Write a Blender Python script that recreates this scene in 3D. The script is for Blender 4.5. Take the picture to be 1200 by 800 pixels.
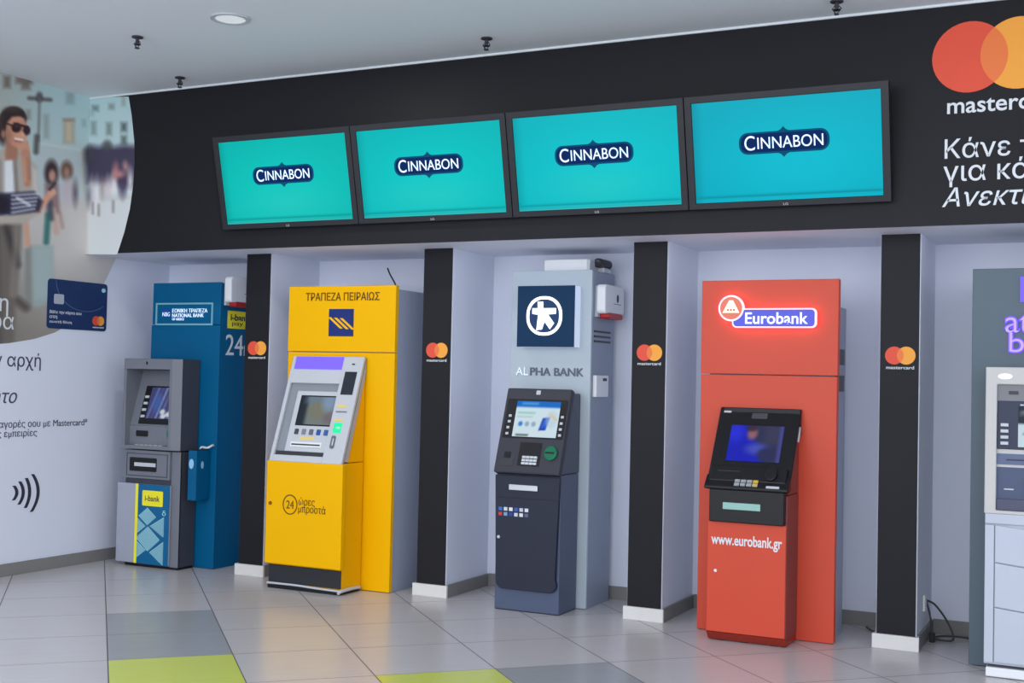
import bpy, bmesh, math, random
import numpy as np
from mathutils import Matrix, Vector
from mathutils.geometry import interpolate_bezier, tessellate_polygon

random.seed(7)
for o in list(bpy.data.objects):
    bpy.data.objects.remove(o)
scene = bpy.context.scene
COL = scene.collection

# ------------------------------------------------------------------ camera
# Survey units: 1 unit = S metres (floor tiles come out at 0.60 m). X runs along the wall, Y into it, Z up.
S = 0.893
FPX, YAW, PITCH, ROLL, CAMD, CAMH = 1440.6205, 0.4611, 0.0296, 0.0223, 7.8104, 1.6
FW = np.array([-math.sin(YAW) * math.cos(PITCH), math.cos(YAW) * math.cos(PITCH), math.sin(PITCH)])
_r = np.array([math.cos(YAW), math.sin(YAW), 0.0])
_u = np.cross(_r, FW)
RT = math.cos(ROLL) * _r + math.sin(ROLL) * _u
UP = -math.sin(ROLL) * _r + math.cos(ROLL) * _u
CP = np.array([0.0, -CAMD, CAMH])
cam_data = bpy.data.cameras.new('camera')
cam_data.sensor_fit = 'HORIZONTAL'
cam_data.sensor_width = 36.0
cam_data.lens = FPX / 1200.0 * 36.0
cam_data.clip_end = 200
cam = bpy.data.objects.new('camera', cam_data)
COL.objects.link(cam)
M = Matrix.Identity(4)
for i in range(3):
    M[i][0], M[i][1], M[i][2], M[i][3] = RT[i], UP[i], -FW[i], CP[i] * S
cam.matrix_world = M
scene.camera = cam

# ------------------------------------------------------------------ light
scene.view_settings.view_transform = 'Standard'
scene.view_settings.look = 'None'
scene.view_settings.gamma = 1.0
scene.view_settings.use_curve_mapping = False
scene.view_settings.exposure = 0.0
world = bpy.data.worlds.new('world')
scene.world = world
world.use_nodes = True
bgn = world.node_tree.nodes['Background']
bgn.inputs[0].default_value = (0.84, 0.91, 1.03, 1)
bgn.inputs[1].default_value = 1.62


def area(name, loc, target, sx, sy, power, color):
    l = bpy.data.lights.new(name, 'AREA')
    l.shape = 'RECTANGLE'
    l.size, l.size_y = sx, sy
    l.energy = power
    l.color = color
    o = bpy.data.objects.new(name, l)
    COL.objects.link(o)
    o.location = Vector(loc) * S
    d = (Vector(target) - Vector(loc))
    o.rotation_euler = d.to_track_quat('-Z', 'Y').to_euler()
    return o


# added soft area light, unseen, behind and to the left of the camera
area('added_soft_light', (-2.0, -12.0, 2.9), (-3.0, 0.0, 1.3), 13.0, 3.6, 370, (0.93, 0.96, 1.0))

# ------------------------------------------------------------------ materials
def lin(c):
    c = np.asarray(c, float) / 255.0
    return np.where(c <= 0.04045, c / 12.92, ((c + 0.055) / 1.055) ** 2.4)


MATS = {}


def mat(name, rgb, rough=0.5, metal=0.0, emit=None, es=0.0, noise=0.06, scale=6.0, bump=0.0, spec=0.3, stretch=None, bscale=None):
    if name in MATS:
        return MATS[name]
    m = bpy.data.materials.new(name)
    m.use_nodes = True
    nt = m.node_tree
    b = nt.nodes['Principled BSDF']
    L = lin(rgb)
    b.inputs['Roughness'].default_value = rough
    b.inputs['Metallic'].default_value = metal
    b.inputs['Specular IOR Level'].default_value = spec
    tc = nt.nodes.new('ShaderNodeTexCoord')
    mp = nt.nodes.new('ShaderNodeMapping')
    nt.links.new(tc.outputs['Object'], mp.inputs[0])
    if stretch:
        mp.inputs['Scale'].default_value = stretch
    nz = nt.nodes.new('ShaderNodeTexNoise')
    nz.inputs['Scale'].default_value = scale
    nz.inputs['Detail'].default_value = 4
    nt.links.new(mp.outputs[0], nz.inputs['Vector'])
    mx = nt.nodes.new('ShaderNodeMix')
    mx.data_type = 'RGBA'
    mx.inputs['A'].default_value = (*np.clip(L * (1 - noise), 0, 1), 1)
    mx.inputs['B'].default_value = (*np.clip(L * (1 + noise), 0, 1), 1)
    nt.links.new(nz.outputs['Fac'], mx.inputs['Factor'])
    nt.links.new(mx.outputs['Result'], b.inputs['Base Color'])
    if bump:
        n2 = nt.nodes.new('ShaderNodeTexNoise')
        n2.inputs['Scale'].default_value = bscale or scale * 8
        nt.links.new(mp.outputs[0], n2.inputs['Vector'])
        bp_ = nt.nodes.new('ShaderNodeBump')
        bp_.inputs['Strength'].default_value = bump
        bp_.inputs['Distance'].default_value = 0.002
        nt.links.new(n2.outputs['Fac'], bp_.inputs['Height'])
        nt.links.new(bp_.outputs[0], b.inputs['Normal'])
    if emit is not None:
        b.inputs['Emission Color'].default_value = (*lin(emit), 1)
        b.inputs['Emission Strength'].default_value = es
    MATS[name] = m
    return m


def print_mat(name, es=0.0, rough=0.45, base=1.0):
    if name in MATS:
        return MATS[name]
    m = bpy.data.materials.new(name)
    m.use_nodes = True
    nt = m.node_tree
    b = nt.nodes['Principled BSDF']
    at = nt.nodes.new('ShaderNodeAttribute')
    at.attribute_name = 'Col'
    b.inputs['Roughness'].default_value = rough
    if es > 0:
        b.inputs['Base Color'].default_value = (0.003, 0.003, 0.003, 1)
        nt.links.new(at.outputs['Color'], b.inputs['Emission Color'])
        b.inputs['Emission Strength'].default_value = es
        b.inputs['Specular IOR Level'].default_value = 0.06
    else:
        nt.links.new(at.outputs['Color'], b.inputs['Base Color'])
    MATS[name] = m
    return m


WALL = mat('wall_paint', (228, 232, 246), 0.6, noise=0.02, scale=1.5, bump=0.05)
CEIL = mat('ceiling_paint', (228, 232, 236), 0.7, noise=0.02, scale=1.0)
FILM = mat('black_film', (29, 29, 33), 0.5, noise=0.10, scale=3, bump=0.12, bscale=60, spec=0.2)
SKIRT = mat('skirting_tile', (134, 132, 130), 0.4, noise=0.08, scale=9)
BASET = mat('pillar_base_tile', (222, 220, 216), 0.35, noise=0.05, scale=12)
GROUT = mat('grout', (84, 82, 82), 0.8, noise=0.1)
TILE = mat('tile_light', (198, 194, 194), 0.24, noise=0.055, scale=3, stretch=(1, 9, 1), bump=0.03, bscale=20, spec=0.55)
TILE_D = mat('tile_dark', (162, 164, 166), 0.24, noise=0.08, scale=3, stretch=(1, 9, 1), bump=0.03, bscale=20, spec=0.55)
TILE_L = mat('tile_lime', (206, 215, 100), 0.24, noise=0.05, scale=3, stretch=(1, 9, 1), bump=0.03, bscale=20, spec=0.5)
BLACK = mat('black_plastic', (22, 22, 26), 0.4, noise=0.08)
DGREY = mat('dark_plastic', (58, 59, 64), 0.4, noise=0.06)
MGREY = mat('grey_metal', (122, 123, 128), 0.4, noise=0.05)
LGREY = mat('light_grey', (196, 199, 204), 0.38, noise=0.03)
WHITE = mat('white_plastic', (232, 233, 235), 0.35, noise=0.02)
SILVER = mat('silver', (205, 207, 210), 0.28, metal=0.6, noise=0.05)
GLASSB = mat('dark_glass', (46, 50, 58), 0.08, noise=0.05)
YEL = mat('yellow_paint', (244, 182, 0), 0.42, noise=0.03, scale=3, spec=0.1)
YEL_S = mat('yellow_side_paint', (240, 176, 0), 0.42, noise=0.04, scale=3)
KGREY = mat('kiosk_grey', (158, 166, 184), 0.45, noise=0.04, scale=3)
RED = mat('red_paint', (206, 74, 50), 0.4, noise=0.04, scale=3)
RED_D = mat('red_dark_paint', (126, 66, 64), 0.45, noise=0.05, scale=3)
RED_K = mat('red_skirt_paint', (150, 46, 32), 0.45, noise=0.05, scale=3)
BLUE = mat('blue_paint', (0, 90, 134), 0.45, noise=0.05, scale=3, spec=0.15)
ALP_F = mat('alpha_panel', (176, 187, 195), 0.35, noise=0.03, scale=2)
ALP_S = mat('alpha_side', (144, 154, 172), 0.4, metal=0.1, noise=0.05, scale=3)
ALP_B = mat('alpha_body', (80, 90, 114), 0.38, noise=0.05)
ALP_D = mat('alpha_front', (38, 42, 58), 0.5, noise=0.06)
ALP_H = mat('alpha_head', (56, 57, 66), 0.45, noise=0.05)
NBG_G = mat('nbg_grey', (116, 119, 128), 0.4, noise=0.05)
NBG_D = mat('nbg_dark', (66, 68, 78), 0.42, noise=0.05)
NBG_L = mat('nbg_board', (160, 164, 178), 0.4, noise=0.04)
ATT_P = mat('attica_panel', (86, 101, 111), 0.4, noise=0.05, scale=3)
ATT_B = mat('attica_body', (188, 194, 206), 0.4, noise=0.03)
ATT_F = mat('attica_fascia', (196, 193, 190), 0.4, noise=0.03)
ATT_D = mat('attica_dark', (74, 84, 112), 0.4, noise=0.05)
MC_R = mat('mc_red', (228, 84, 60), 0.5, noise=0.02)
MC_O = mat('mc_overlap', (238, 124, 66), 0.5, noise=0.02)
MC_Y = mat('mc_yellow', (246, 166, 64), 0.5, noise=0.02)
TXT_W = mat('text_white', (222, 226, 230), 0.5, noise=0.01)
TXT_G = mat('text_grey', (70, 72, 92), 0.5, noise=0.01)
TXT_DK = mat('text_dark', (52, 54, 66), 0.5, noise=0.01)
TXT_BR = mat('text_brown', (104, 70, 12), 0.5, noise=0.01)
NAVY = mat('navy', (28, 48, 92), 0.4, noise=0.05)
YSTK = mat('sticker_yellow', (244, 232, 40), 0.4, noise=0.02)
CYANP = mat('print_cyan', (166, 220, 224), 0.4, noise=0.02)
GREEN_L = mat('green_light', (10, 170, 110), 0.3, emit=(40, 220, 150), es=0.8)
GREEN_D = mat('green_bezel', (14, 92, 66), 0.3, emit=(10, 120, 80), es=0.25)
REDP = mat('red_plastic', (176, 38, 44), 0.35, noise=0.03)
CABLE = mat('cable', (74, 70, 74), 0.5)

# ------------------------------------------------------------------ helpers
ORG = {}


class Fr:
    """flat frame: o + u*a + v*b + n*d"""
    def __init__(s, o, u, v):
        s.o, s.u, s.v = (np.array(k, float) for k in (o, u, v))
        s.u /= np.linalg.norm(s.u)
        s.v /= np.linalg.norm(s.v)
        s.n = np.cross(s.u, s.v)

    def pt(s, a, b, d=0.0):
        return s.o + s.u * a + s.v * b + s.n * d

    def uv(s, x, y, d=0.0):
        r = FW + RT * (x - 600) / FPX + UP * (400 - y) / FPX
        q = s.o + s.n * d
        t = ((q - CP) @ s.n) / (r @ s.n)
        w = CP + t * r - q
        return float(w @ s.u), float(w @ s.v)

    def R(s, tl, br, d=0.0):
        a, b = s.uv(*tl, d), s.uv(*br, d)
        return min(a[0], b[0]), max(a[0], b[0]), min(a[1], b[1]), max(a[1], b[1])


def Fy(Y):
    return Fr((0, Y, 0), (1, 0, 0), (0, 0, 1))


def Fx(X):
    return Fr((X, 0, 0), (0, 1, 0), (0, 0, 1))


def Fi(y0, z0, y1, z1):
    return Fr((0, y0, z0), (1, 0, 0), (0, y1 - y0, z1 - z0))


def thing(name, loc, label=None, cat=None, group=None, kind=None):
    o = bpy.data.objects.new(name, None)
    o.empty_display_size = 0.1
    COL.objects.link(o)
    o.location = Vector(loc) * S
    ORG[o] = np.array(loc, float)
    if label:
        o['label'] = label
    if cat:
        o['category'] = cat
    if group:
        o['group'] = group
    if kind:
        o['kind'] = kind
    return o


def link(name, me, parent, m, label=None):
    o = bpy.data.objects.new(name, me)
    COL.objects.link(o)
    if m:
        me.materials.clear()
        me.materials.append(m)
    if parent is not None:
        o.parent = parent
        ORG[o] = ORG[parent]
    else:
        ORG[o] = np.zeros(3)
    if label:
        o['label'] = label
    return o


def add(parent, name, bm, m, label=None, bev=0.0, seg=2, smooth=False):
    if bev:
        bmesh.ops.remove_doubles(bm, verts=bm.verts, dist=1e-6)
        es = [e for e in bm.edges if len(e.link_faces) == 2 and e.calc_face_angle(0) > 0.5]
        bmesh.ops.bevel(bm, geom=es, offset=bev, segments=seg, affect='EDGES', profile=0.5, clamp_overlap=True)
    bmesh.ops.recalc_face_normals(bm, faces=bm.faces)
    if smooth:
        for f in bm.faces:
            f.smooth = True
    me = bpy.data.meshes.new(name)
    org = ORG[parent] if parent is not None else np.zeros(3)
    for v in bm.verts:
        v.co = Vector((np.array(v.co) - org) * S)
    bm.to_mesh(me)
    bm.free()
    return link(name, me, parent, m, label)


def NB():
    return bmesh.new()


def bx(bm, x0, x1, y0, y1, z0, z1):
    vs = [bm.verts.new((x, y, z)) for z in (z0, z1) for (x, y) in ((x0, y0), (x1, y0), (x1, y1), (x0, y1))]
    for f in ((3, 2, 1, 0), (4, 5, 6, 7), (0, 1, 5, 4), (1, 2, 6, 5), (2, 3, 7, 6), (3, 0, 4, 7)):
        bm.faces.new([vs[i] for i in f])
    return bm


def prism(bm, F, pts, d0, d1):
    n = len(pts)
    a = [bm.verts.new(F.pt(u, v, d0)) for u, v in pts]
    b = [bm.verts.new(F.pt(u, v, d1)) for u, v in pts]
    bm.faces.new(a[::-1])
    bm.faces.new(b)
    for i in range(n):
        j = (i + 1) % n
        bm.faces.new((a[i], a[j], b[j], b[i]))
    return bm


def ringp(bm, F, out, inn, d0, d1):
    n = len(out)
    A = [[bm.verts.new(F.pt(u, v, d)) for u, v in p] for p in (out, inn) for d in (d0, d1)]
    oa, ob, ia, ib = A
    for i in range(n):
        j = (i + 1) % n
        bm.faces.new((ob[i], ob[j], ib[j], ib[i]))
        bm.faces.new((oa[j], oa[i], ia[i], ia[j]))
        bm.faces.new((oa[i], oa[j], ob[j], ob[i]))
        bm.faces.new((ia[j], ia[i], ib[i], ib[j]))
    return bm


def rc(u0, u1, v0, v1):
    return [(u0, v0), (u1, v0), (u1, v1), (u0, v1)]


def rr(u0, u1, v0, v1, r, seg=5):
    p = []
    for cx, cy, a0 in ((u1 - r, v0 + r, -90), (u1 - r, v1 - r, 0), (u0 + r, v1 - r, 90), (u0 + r, v0 + r, 180)):
        for k in range(seg + 1):
            a = math.radians(a0 + 90 * k / seg)
            p.append((cx + r * math.cos(a), cy + r * math.sin(a)))
    return p


def el(cx, cy, rx, ry, n=32, a0=0.0):
    return [(cx + rx * math.cos(a0 + 2 * math.pi * k / n), cy + ry * math.sin(a0 + 2 * math.pi * k / n)) for k in range(n)]


def inset(u0, u1, v0, v1, t):
    return rc(u0 + t, u1 - t, v0 + t, v1 - t)


def prof(bm, pts, x0, x1):
    """side profile (y,z) run along x"""
    a = [bm.verts.new((x0, y, z)) for y, z in pts]
    b = [bm.verts.new((x1, y, z)) for y, z in pts]
    n = len(pts)
    bm.faces.new(a)
    bm.faces.new(b[::-1])
    for i in range(n):
        j = (i + 1) % n
        bm.faces.new((a[j], a[i], b[i], b[j]))
    return bm


def tube(bm, path, r, n=8):
    path = [Vector(p) for p in path]
    rings = []
    for i, p in enumerate(path):
        t = (path[min(i + 1, len(path) - 1)] - path[max(i - 1, 0)]).normalized()
        up = Vector((0, 0, 1)) if abs(t.z) < 0.9 else Vector((1, 0, 0))
        a = t.cross(up).normalized()
        b = t.cross(a)
        rings.append([bm.verts.new(p + (a * math.cos(2 * math.pi * k / n) + b * math.sin(2 * math.pi * k / n)) * r) for k in range(n)])
    for q, w in zip(rings, rings[1:]):
        for k in range(n):
            bm.faces.new((q[k], q[(k + 1) % n], w[(k + 1) % n], w[k]))
    bm.faces.new(rings[0][::-1])
    bm.faces.new(rings[-1])
    return bm


def smoothpath(pts, k=6):
    pts = [Vector(p) for p in pts]
    out = []
    for i in range(len(pts) - 1):
        p0, p1, p2, p3 = pts[max(i - 1, 0)], pts[i], pts[i + 1], pts[min(i + 2, len(pts) - 1)]
        for j in range(k):
            t = j / k
            out.append(0.5 * ((2 * p1) + (p2 - p0) * t + (2 * p0 - 5 * p1 + 4 * p2 - p3) * t * t + (3 * p1 - p0 - 3 * p2 + p3) * t ** 3))
    out.append(pts[-1])
    return out


def panel(parent, name, F, r, d0, d1, m, rad=0.0, bev=0.0, label=None):
    bm = NB()
    prism(bm, F, rr(*r, rad) if rad else rc(*r), d0, d1)
    return add(parent, name, bm, m, label, bev)


_gm = {}


def glyphs(st, bold, shear):
    """flat letters: every outline is filled on its own with the holes that lie in it"""
    c = bpy.data.curves.new('txt', 'FONT')
    c.body = st
    c.shear = shear
    o = bpy.data.objects.new('txt', c)
    COL.objects.link(o)
    dg = bpy.context.evaluated_depsgraph_get()
    cu = o.to_curve(dg)
    loops = []
    for sp in cu.splines:
        bp = sp.bezier_points
        n = len(bp)
        pts = []
        for i in range(n):
            p_, q_ = bp[i], bp[(i + 1) % n]
            straight = (p_.handle_right - p_.co).cross(q_.co - p_.co).length < 1e-6 and (q_.handle_left - q_.co).cross(q_.co - p_.co).length < 1e-6
            seg = [p_.co] if straight else interpolate_bezier(p_.co, p_.handle_right, q_.handle_left, q_.co, 6)[:-1]
            pts += [(v.x, v.y) for v in seg]
        cl = []
        for v in pts:
            if not cl or math.hypot(v[0] - cl[-1][0], v[1] - cl[-1][1]) > 1e-4:
                cl.append(v)
        if len(cl) > 2 and math.hypot(cl[0][0] - cl[-1][0], cl[0][1] - cl[-1][1]) < 1e-4:
            cl.pop()
        if len(cl) < 3:
            continue
        ar = sum(cl[i][0] * cl[(i + 1) % len(cl)][1] - cl[(i + 1) % len(cl)][0] * cl[i][1] for i in range(len(cl)))
        loops.append([cl, ar])
    o.to_curve_clear()
    bpy.data.objects.remove(o)
    bpy.data.curves.remove(c)

    def inside(pt, poly):
        r_ = False
        for i in range(len(poly)):
            (x0, y0), (x1, y1) = poly[i], poly[(i + 1) % len(poly)]
            if (y0 > pt[1]) != (y1 > pt[1]) and pt[0] < (x1 - x0) * (pt[1] - y0) / (y1 - y0) + x0:
                r_ = not r_
        return r_

    def grow(poly, k):
        if not k:
            return poly
        out = []
        n = len(poly)
        for i in range(n):
            a_, b_, c_ = np.array(poly[i - 1]), np.array(poly[i]), np.array(poly[(i + 1) % n])
            e0, e1 = b_ - a_, c_ - b_
            e0, e1 = e0 / max(np.linalg.norm(e0), 1e-9), e1 / max(np.linalg.norm(e1), 1e-9)
            nn = np.array((e0[1] + e1[1], -e0[0] - e1[0]))
            L_ = np.linalg.norm(nn)
            nn = nn / L_ / max(L_ / 2, .5) if L_ > 1e-6 else nn
            out.append(tuple(b_ + nn * k))
        return out
    co, fs = [], []
    outs, holes = [], []
    for l in loops:   # a hole lies in a larger outline that runs the other way round
        (holes if any(k is not l and abs(k[1]) > abs(l[1]) and k[1] * l[1] < 0 and inside(l[0][0], k[0]) for k in loops) else outs).append(l)
    for cl, ar in outs:
        hs = [h for h, a_ in holes if a_ * ar < 0 and inside(h[0], cl)]
        sgn = math.copysign(1, ar)
        polys = [grow(cl, bold * sgn)] + [grow(h, bold * sgn) for h in hs]
        base = len(co)
        flat = [v for q_ in polys for v in q_]
        tris = tessellate_polygon([[Vector((x_, y_, 0)) for x_, y_ in q_] for q_ in polys])
        co += flat
        fs += [tuple(base + i for i in t_) for t_ in tris if len(set(t_)) == 3]
    return np.array(co), fs


def text(parent, name, st, F, box, m, d=0.002, bold=0.0, shear=0.0, label=None, keep='both', d0=0.0004, ref=None, wide=1.0):
    """lettering in box (u0,u1,v0,v1) of the frame. ref None: the ink fills the box height; ref 'H' or 'x': v0 is the baseline and
    v1 the top of that letter. keep 'both' fits the width, 'h' keeps proportions from the left edge, 'r' from the right edge.
    Each word becomes an object of its own."""
    co, fs = glyphs(st.replace('σ', 'ο'), bold, shear)
    lo, hi = co.min(0), co.max(0)
    u0, u1, v0, v1 = box
    if ref:
        if ref not in _gm:
            g = glyphs(ref, 0, 0)[0]
            _gm[ref] = float(g[:, 1].max())
        ky, base = (v1 - v0) / _gm[ref], 0.0
    else:
        ky, base = (v1 - v0) / (hi[1] - lo[1]), lo[1]
    if keep == 'both':
        kx, ox, bx_ = (u1 - u0) / (hi[0] - lo[0]), u0, lo[0]
    elif keep == 'h':
        kx, ox, bx_ = ky * wide, u0, lo[0]
    else:
        kx, ox, bx_ = ky * wide, u1, hi[0]
    uv = np.stack([ox + (co[:, 0] - bx_) * kx, v0 + (co[:, 1] - base) * ky], 1)
    # words: cluster the faces by gaps along the line
    iv = sorted(((min(co[i][0] for i in f), max(co[i][0] for i in f), f) for f in fs), key=lambda q: q[0])
    words, end = [], None
    for a_, b_, f in iv:
        if end is None or a_ - end > 0.17:
            words.append([])
            end = b_
        words[-1].append(f)
        end = max(end, b_)
    first = None
    for w in words:
        bm = NB()
        vs = {}
        for f in w:
            for i in f:
                if i not in vs:
                    vs[i] = bm.verts.new(F.pt(uv[i][0], uv[i][1], d))
            try:
                bm.faces.new([vs[i] for i in f])
            except ValueError:
                pass
        bmesh.ops.remove_doubles(bm, verts=bm.verts, dist=1e-6)
        rim = [e for e in bm.edges if len(e.link_faces) == 1]
        r = bmesh.ops.extrude_edge_only(bm, edges=rim)
        for v in [g for g in r['geom'] if isinstance(g, bmesh.types.BMVert)]:
            v.co = Vector(np.array(v.co) - F.n * (d - d0))
        o = add(parent, name, bm, m, label)
        first = first or o
    return first


def LB(F, bl, tl, r=None):
    """text box from photo points: left end of the baseline, top of a letter there, any point at the right end"""
    u0, v0 = F.uv(*bl)
    v1 = F.uv(*tl)[1]
    u1 = F.uv(*r)[0] if r else u0 + 1
    return u0, u1, v0, v1


def RB(F, br, tr):
    """the same from the right end"""
    u1, v0 = F.uv(*br)
    return u1 - 1, u1, v0, F.uv(*tr)[1]


def colour_mesh(parent, name, P, cols, nx, ny, m, label=None):
    """P (ny*nx,3) survey points, cols srgb 0..255"""
    org = ORG[parent]
    me = bpy.data.meshes.new(name)
    idx = np.arange(nx * ny).reshape(ny, nx)
    f = np.stack([idx[:-1, :-1], idx[:-1, 1:], idx[1:, 1:], idx[1:, :-1]], -1).reshape(-1, 4)
    me.from_pydata(((P - org) * S).tolist(), [], f.tolist())
    ca = me.color_attributes.new('Col', 'FLOAT_COLOR', 'POINT')
    L = np.ones((nx * ny, 4))
    L[:, :3] = lin(np.clip(cols, 0, 255))
    ca.data.foreach_set('color', L.ravel())
    return link(name, me, parent, m, label)


def pgrid(parent, name, F, r, nx, ny, func, m, d=0.002, label=None):
    u0, u1, v0, v1 = r
    s, t = np.meshgrid(np.linspace(0, 1, nx), np.linspace(0, 1, ny))
    s, t = s.ravel(), t.ravel()
    P = F.o + np.outer(u0 + (u1 - u0) * s, F.u) + np.outer(v0 + (v1 - v0) * t, F.v) + F.n * d
    return colour_mesh(parent, name, P, func(s, t), nx, ny, m, label)


# soft painting of flat prints
class Paint:
    def __init__(s, x, y, base, k=1.0):
        s.x, s.y, s.k = x, y, k
        s.c = np.tile(np.array(base, float), (len(x), 1))

    def mix(s, m, col):
        m = np.clip(m, 0, 1)[:, None]
        s.c = s.c * (1 - m) + np.array(col, float) * m
        return s

    def ell(s, cx, cy, rx, ry, col, w=2.0, a=1.0, rot=0.0):
        dx, dy = s.x - cx, s.y - cy
        if rot:
            c, q = math.cos(rot), math.sin(rot)
            dx, dy = dx * c + dy * q, -dx * q + dy * c
        k = np.sqrt((dx / rx) ** 2 + (dy / ry) ** 2)
        return s.mix(np.clip((1 - k) * min(rx, ry) / (w * s.k) + 0.5, 0, 1) * a, col)

    def cap(s, p, q, r, col, w=2.0, a=1.0, r2=None):
        p, q = np.array(p, float), np.array(q, float)
        e = q - p
        t = np.clip(((s.x - p[0]) * e[0] + (s.y - p[1]) * e[1]) / (e @ e), 0, 1)
        dd = np.hypot(s.x - p[0] - t * e[0], s.y - p[1] - t * e[1])
        rad = r + ((r2 if r2 is not None else r) - r) * t
        return s.mix(np.clip((rad - dd) / (w * s.k) + 0.5, 0, 1) * a, col)

    def poly(s, pts, col, w=2.0, a=1.0):
        pts = np.array(pts, float)
        n = len(pts)
        ins = np.zeros(len(s.x), bool)
        dm = np.full(len(s.x), 1e9)
        for i in range(n):
            p, q = pts[i], pts[(i + 1) % n]
            cnd = (p[1] > s.y) != (q[1] > s.y)
            with np.errstate(divide='ignore', invalid='ignore'):
                xi = (q[0] - p[0]) * (s.y - p[1]) / (q[1] - p[1]) + p[0]
            ins ^= cnd & (s.x < xi)
            e = q - p
            t = np.clip(((s.x - p[0]) * e[0] + (s.y - p[1]) * e[1]) / max(e @ e, 1e-9), 0, 1)
            dm = np.minimum(dm, np.hypot(s.x - p[0] - t * e[0], s.y - p[1] - t * e[1]))
        sd = np.where(ins, dm, -dm)
        return s.mix(np.clip(sd / (w * s.k) + 0.5, 0, 1) * a, col)

    def rect(s, x0, x1, y0, y1, col, w=1.0, a=1.0):
        sd = np.minimum(np.minimum(s.x - x0, x1 - s.x), np.minimum(s.y - y0, y1 - s.y))
        return s.mix(np.clip(sd / (w * s.k) + 0.5, 0, 1) * a, col)


def mc_logo(parent, F, u, v, r, d=0.002, word=True, wname='brand_word'):
    """two overlapping circles; u,v centre, r radius"""
    off = r * 0.64
    bm = NB(); prism(bm, F, el(u - off, v, r, r, 40), 0.0002, d)
    add(parent, 'left_circle', bm, MC_R)
    bm = NB(); prism(bm, F, el(u + off, v, r, r, 40), 0.0002, d * 0.8)
    add(parent, 'right_circle', bm, MC_Y)
    th = math.acos(off / r)
    lens = [(u - off + r * math.cos(a), v + r * math.sin(a)) for a in np.linspace(-th, th, 14)]
    lens += [(u + off + r * math.cos(a), v + r * math.sin(a)) for a in np.linspace(math.pi - th, math.pi + th, 14)][1:-1]
    bm = NB(); prism(bm, F, lens, d, d * 1.3)
    add(parent, 'circle_overlap', bm, MC_O)
    if word:
        text(parent, wname, 'mastercard', F, (u - r * 1.5, u + r * 1.5, v - r * 1.52, v - r * 1.16), TXT_W, d, bold=0.01)


# ================================================================== setting
XL, XR = -7.639, 3.6
ZS, ZC, YF, YB = 2.537, 3.8305, -0.35, 0.651
YFRONT, YCE = -9.5, -4.2
PIL = [(-6.2543, -6.0125), (-4.6192, -4.3721), (-2.9737, -2.7281), (-1.3423, -1.1054), (0.29, 0.53)]


def struct(name, bm, m, bev=0.0):
    o = add(None, name, bm, m, bev=bev)
    o['kind'] = 'structure'
    return o


FLOOR_LABEL = 'grey tiled floor laid diagonally with a few dark and lime tiles'
floor = struct('floor', bx(NB(), XL - 0.15, XR, YFRONT, YB + 0.15, -0.12, -0.0003), GROUT)
floor['label'] = FLOOR_LABEL
ceiling = struct('ceiling', bx(NB(), XL - 0.15, XR, YCE, YB + 0.15, ZC, ZC + 0.1), CEIL)
wall_left = struct('wall_left', bx(NB(), XL - 0.15, XL, YFRONT, YB + 0.15, -0.12, ZC), WALL)
wall_back = struct('wall_back', bx(NB(), XL, XR, YB, YB + 0.15, -0.12, ZC), WALL)
# the box above the niches: black front, white underside
wall_upper = struct('wall_upper', bx(NB(), XL, XR, YF + 0.004, YB, ZS, ZC), WALL)
film = panel(wall_upper, 'black_film', Fy(YF), (XL + 0.0, XR, ZS, ZC), -0.004, 0.0, FILM, label='matt black film on the upper wall')
trim = struct('trim_1', bx(NB(), XL, XR, YF - 0.012, YF, ZC - 0.014, ZC), mat('trim_white', (226, 232, 234), 0.4))

# floor tiles: 45 degrees to the wall, each one an object
DS = 0.953
S0, D0 = -7.668, -2.30
hw = DS / 2 - 0.0045


def clip(poly, ax, lim, sign):
    out = []
    for i in range(len(poly)):
        p, q = poly[i], poly[(i + 1) % len(poly)]
        a, b = sign * (p[ax] - lim), sign * (q[ax] - lim)
        if a >= 0:
            out.append(p)
        if (a >= 0) != (b >= 0):
            t = a / (a - b)
            out.append((p[0] + (q[0] - p[0]) * t, p[1] + (q[1] - p[1]) * t))
    return out


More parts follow.
